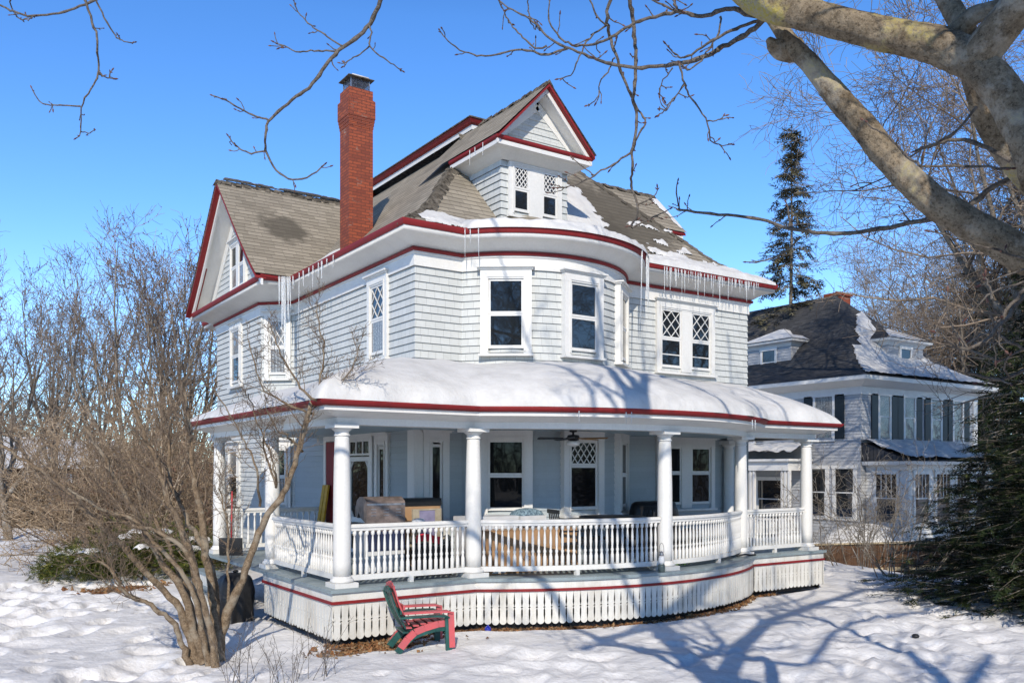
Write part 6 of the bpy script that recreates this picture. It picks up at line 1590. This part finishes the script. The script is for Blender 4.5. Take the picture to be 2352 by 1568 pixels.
# side porch on the left face
PX = nx0-1.5; YA = 9.95
mb = MB(); mb.box(PX, YA, 2.55, nx0-.03, YA+5.6, 2.95); mb.box(PX-.15, YA-.15, 2.951, nx0-.03, YA+5.6, 3.05); nb(mb, 'porch_beam', M['white'])
o = snow_patch(lambda u, v: (PX-.15+u-NO[0], YA-.2+v-NO[1], 3.06+.25*u-NO[2]), 0, 1.6, 0, 5.8, lambda u, v: .3+0*u, .30, (24, 40), 'porch_snow', 14); o.parent = NBH
for y in (YA+.2, YA+2.1, YA+4.0):
    mb = MB()
    for dy in (-.18, .0, .18): mb.box(PX+.06, y+dy-.055, .5, PX+.17, y+dy+.055, 2.55)
    mb.box(PX, y-.3, -1.3, PX+.25, y+.3, .5); nb(mb, 'porch_column', M['white'])
mb = MB(); mb.box(PX, YA, -1.3, nx0-.03, YA+5.6, -.45); nb(mb, 'porch_floor', M['deck'])
mb = MB()
for i in range(26): mb.box(PX+.08, YA+.5+i*.14, -.2, PX+.12, YA+.54+i*.14, .38)
mb.box(PX+.04, YA+.4, .38, PX+.16, YA+4.1, .46); nb(mb, 'porch_railing', M['white'])
nwin(nx0, 12.0, .4, R(-90), 1.6, 1.7, False, 'plain', 0, .14)
# sun room across the front
sx0, sx1, sy0 = 24.95, 31.4, 5.6
mb = siding_walls([(sx1, ny0-.03), (sx1, sy0), (sx0, sy0), (sx0, ny0-.03)], -1.4, 2.75, .14, .02); nb(mb, 'sun_room', [M['white'], M['gap']])
mb = MB(); rr_ = lambda d, z: [(sx1+d, ny0-.03, z), (sx1+d, sy0-d, z), (sx0-d, sy0-d, z), (sx0-d, ny0-.03, z)]
mb.loft([rr_(.03,2.55), rr_(.05,2.72), rr_(.30,2.78), rr_(.34,2.92)], 0); nb(mb, 'sun_room_cornice', M['white'])
mb = MB(); sl_ = [(sx0-.33,sy0-.33,2.925),(sx1+.33,sy0-.33,2.925),(sx1+.33,ny0-.03,3.70),(sx0-.33,ny0-.03,3.70),(sx0-.33,ny0-.03,2.925),(sx1+.33,ny0-.03,2.925)]
mb.add(sl_, [(0,1,2,3),(0,3,4),(1,5,2)]); mb.uv = [[(p_[0], p_[1]) for p_ in (sl_[k] for k in f)] for f in mb.f]; mb.has_uv = True; nb(mb, 'sun_room_roof', M['nroof'])
o = snow_patch(lambda u, v: (sx0-.32+u-NO[0], sy0-.32+v-NO[1], 2.93+.36*v-NO[2]), 0, sx1-sx0+.64, 0, 2.15, lambda u, v: .25+.2*nz(u*.5, v, 2), .16, (60, 24), 'sun_room_snow', 15); o.parent = NBH
for i in range(4): nwin(25.85+i*1.55, sy0, .45, 0, 1.0, 1.95, False, 'plain', 3, .12)
nwin(sx0, 6.55, .45, R(-90), .9, 1.95, False, 'plain', 3, .12)
# brown boarded wall with a tan cap between the yards, snow heaped on and before it
M['brownwood'] = simple('brown_boards', (.095,.05,.026), .8, .4, 5, .3, stretch=(6,6,.4)); M['tancap'] = simple('tan_cap_boards', (.42,.34,.22), .7, .2, 6)
p0, p1 = (15.6, 4.9), (24.0, 1.8)
FW = thing('wooden_wall', 'low brown board wall with tan cap and snow along the neighbouring yard', 'fence', (p0[0], p0[1], -1.3))
aw = math.atan2(p1[1]-p0[1], p1[0]-p0[0]); FW.rotation_euler = (0,0,aw); LW = math.hypot(p1[0]-p0[0], p1[1]-p0[1])
mb = MB()
for i in range(int(LW/.2)): mb.box(i*.2+.004, -.02, -.1, i*.2+.196, .02, 1.35)
mb.build('boards', M['brownwood'], FW)
mb = MB(); mb.box(0,-.09,1.351,LW,.09,1.41); mb.build('cap', M['tancap'], FW)
for i in range(5): mb = MB(); mb.box(i*LW/4.01-.06,-.08,-.1,i*LW/4.01+.06,-.021,1.35); mb.build('post', M['brownwood'], FW)
mb = MB(); mb.box(0,-.055,.42,LW,-.0205,.54); mb.build('rail', M['tancap'], FW)
mb = MB(); g = [[(u*LW, v, 1.41+.10*max(0,math.sin(PI*(v+.09)/.18))**.6*(.6+.4*math.sin(u*19))) for v in np.linspace(-.09,.09,7)] for u in np.linspace(0,1,60)]; mb.loft(g, 0, smooth=True); mb.build('snow_cap', M['snow'], FW)
def mound(label, x, y, z, rx, ry, h, seed):
    m = MB(); g = []
    for u in np.linspace(0, 1, 12): g.append([(rx*u*math.cos(b)*(1+.15*math.sin(3*b+seed)), ry*u*math.sin(b)*(1+.15*math.sin(2*b+seed)), h*(1-u**2.2)+.04*math.sin(5*b+u*6)) for b in np.linspace(0,2*PI,31)])
    m.loft(g, 0, smooth=True); o = m.build('snow_mound', M['snow'], loc=(x, y, z)); tag(o, label, 'snow mound', 'snow mounds in the neighbouring yard'); return o
mound('broad snow mound behind the brown board wall', 21.5, 5.2, -1.35, 3.5, 1.8, 1.9, 1); mound('smaller snow mound at the foot of the brown board wall', 18.6, 2.6, -1.32, 1.0, .7, .55, 3)
# low garage roof under snow far to the left
GAR = thing('garage', 'low garage with a wide snow covered roof, far left behind the thicket', 'garage', (*ground_at(40, 60), -.1), R(25)); GAR.scale = (1.2, 1.2, 1.12)
mb = MB(); mb.box(-6,-3,0,6,3,2.6); mb.build('wall', M['brownwood'], GAR)
mb = MB(); mb.loft([[(-6.4,-3.5,2.5),(6.4,-3.5,2.5)],[(-6.4,0,4.1),(6.4,0,4.1)],[(-6.4,3.5,2.5),(6.4,3.5,2.5)]], 0, uv=lambda i, j: (j*12, i*4)); mb.build('roof', M['nroof'], GAR)
mb = MB(); g = [[(-6.45+12.9*u, -3.55+3.65*v, 2.5+1.62*v+.28*min(1,v*9)*(1+.25*fbm(u*9, v*4, 3, 3))) for u in np.linspace(0,1,50)] for v in np.linspace(0,1,16)]; mb.loft(g, 0, smooth=True); mb.build('roof_snow', M['snow'], GAR)
mb = MB(); mb.box(-1.4,-3.03,0,1.4,-3.0,2.2); mb.build('door', M['white'], GAR)
# street trees behind the viewpoint, mirrored in the bay windows
for i, (a, t, lab) in enumerate(((-9, 60, 'tall bare street tree behind the viewpoint, mirrored in the round bay windows'), (4, 56, 'tall bare street tree behind the viewpoint, mirrored in the left bay window'), (17, 60, 'tall bare street tree farther right behind the viewpoint, mirrored in window panes'), (-26, 58, 'tall bare street tree farther left behind the viewpoint, mirrored in side windows'))):
    b_ = YAW+PI+R(a); set_thing(copy_tree(tc_), lab, 'tree', (CAM[0]+t*math.sin(b_), CAM[1]+t*math.cos(b_), -.2), i*1.3, 1.7, 'street trees behind the viewpoint')
for i, (x, y, sc, lab) in enumerate(((20, -26, 1.1, 'bare tree across the street, mirrored in the middle bay window'), (27, -21, 1.15, 'bare tree across the street, mirrored in the right pair of upper windows'), (13, -31, 1.2, 'bare tree across the street, farthest left of those mirrored in the upper windows'), (24, -34, 1.4, 'tall bare tree across the street behind the others mirrored in the panes'))):
    set_thing(copy_tree(tc_), lab, 'tree', (x, y, -.2), i*2.1, sc, 'street trees behind the viewpoint')
# ================================================================== CAMERA, SKY, SUN
cam = bpy.data.cameras.new('camera'); co = bpy.data.objects.new('camera', cam); C.objects.link(co)
co.location = tuple(CAM); co.rotation_euler = (R(90), 0, -YAW)
cam.sensor_width = 36; cam.lens = 36*FOC/2352; cam.shift_y = (1080-784)/2352; cam.clip_end = 3000; cam.clip_start = .05
bpy.context.scene.camera = co
SUN_EL = R(32)
az = math.atan2(-SUN_DIR[0], -SUN_DIR[1])        # compass bearing of the sun from +y, clockwise
sun = bpy.data.lights.new('sun', 'SUN'); so = bpy.data.objects.new('sun', sun); C.objects.link(so)
sun.energy = 4.4; sun.angle = R(.53); sun.color = (1, .91, .78)
d = Vector((SUN_DIR[0]*math.cos(SUN_EL), SUN_DIR[1]*math.cos(SUN_EL), -math.sin(SUN_EL)))
so.rotation_euler = d.to_track_quat('-Z', 'Y').to_euler(); so.location = (-10, -20, 20)
w = bpy.data.worlds.new('World'); bpy.context.scene.world = w; w.use_nodes = True
nt = w.node_tree; bg = nt.nodes['Background']
sky = nt.nodes.new('ShaderNodeTexSky'); sky.sky_type = 'NISHITA'; sky.sun_disc = False
sky.sun_elevation = SUN_EL; sky.sun_rotation = az; sky.altitude = 2500; sky.air_density = 1.1; sky.dust_density = 0; sky.ozone_density = 1.5
hs = nt.nodes.new('ShaderNodeHueSaturation'); hs.inputs['Saturation'].default_value = 1.30; hs.inputs['Hue'].default_value = .508; hs.inputs['Value'].default_value = 2.25
nt.links.new(sky.outputs[0], hs.inputs['Color']); tcw = nt.nodes.new('ShaderNodeTexCoord'); sp_ = nt.nodes.new('ShaderNodeSeparateXYZ'); nt.links.new(tcw.outputs['Generated'], sp_.inputs[0])
deep = ramp(nt, sp_.outputs[2], [(.0, (.60,.78,1.0)), (.17, (1,1,1)), (.46, (1,1,1)), (.70, (.30,.30,.33))])      # deeper blue towards the zenith
nt.links.new(mixc(nt, 1.0, hs.outputs[0], deep, 'MULTIPLY'), bg.inputs['Color'])
bg.inputs['Strength'].default_value = .115
sc = bpy.context.scene
sc.view_settings.view_transform = 'Standard'; sc.view_settings.look = 'None'; sc.view_settings.exposure = 0; sc.view_settings.gamma = 1
sc.render.engine = 'CYCLES'; sc.cycles.max_bounces = 6; sc.cycles.diffuse_bounces = 2; sc.cycles.use_denoising = True
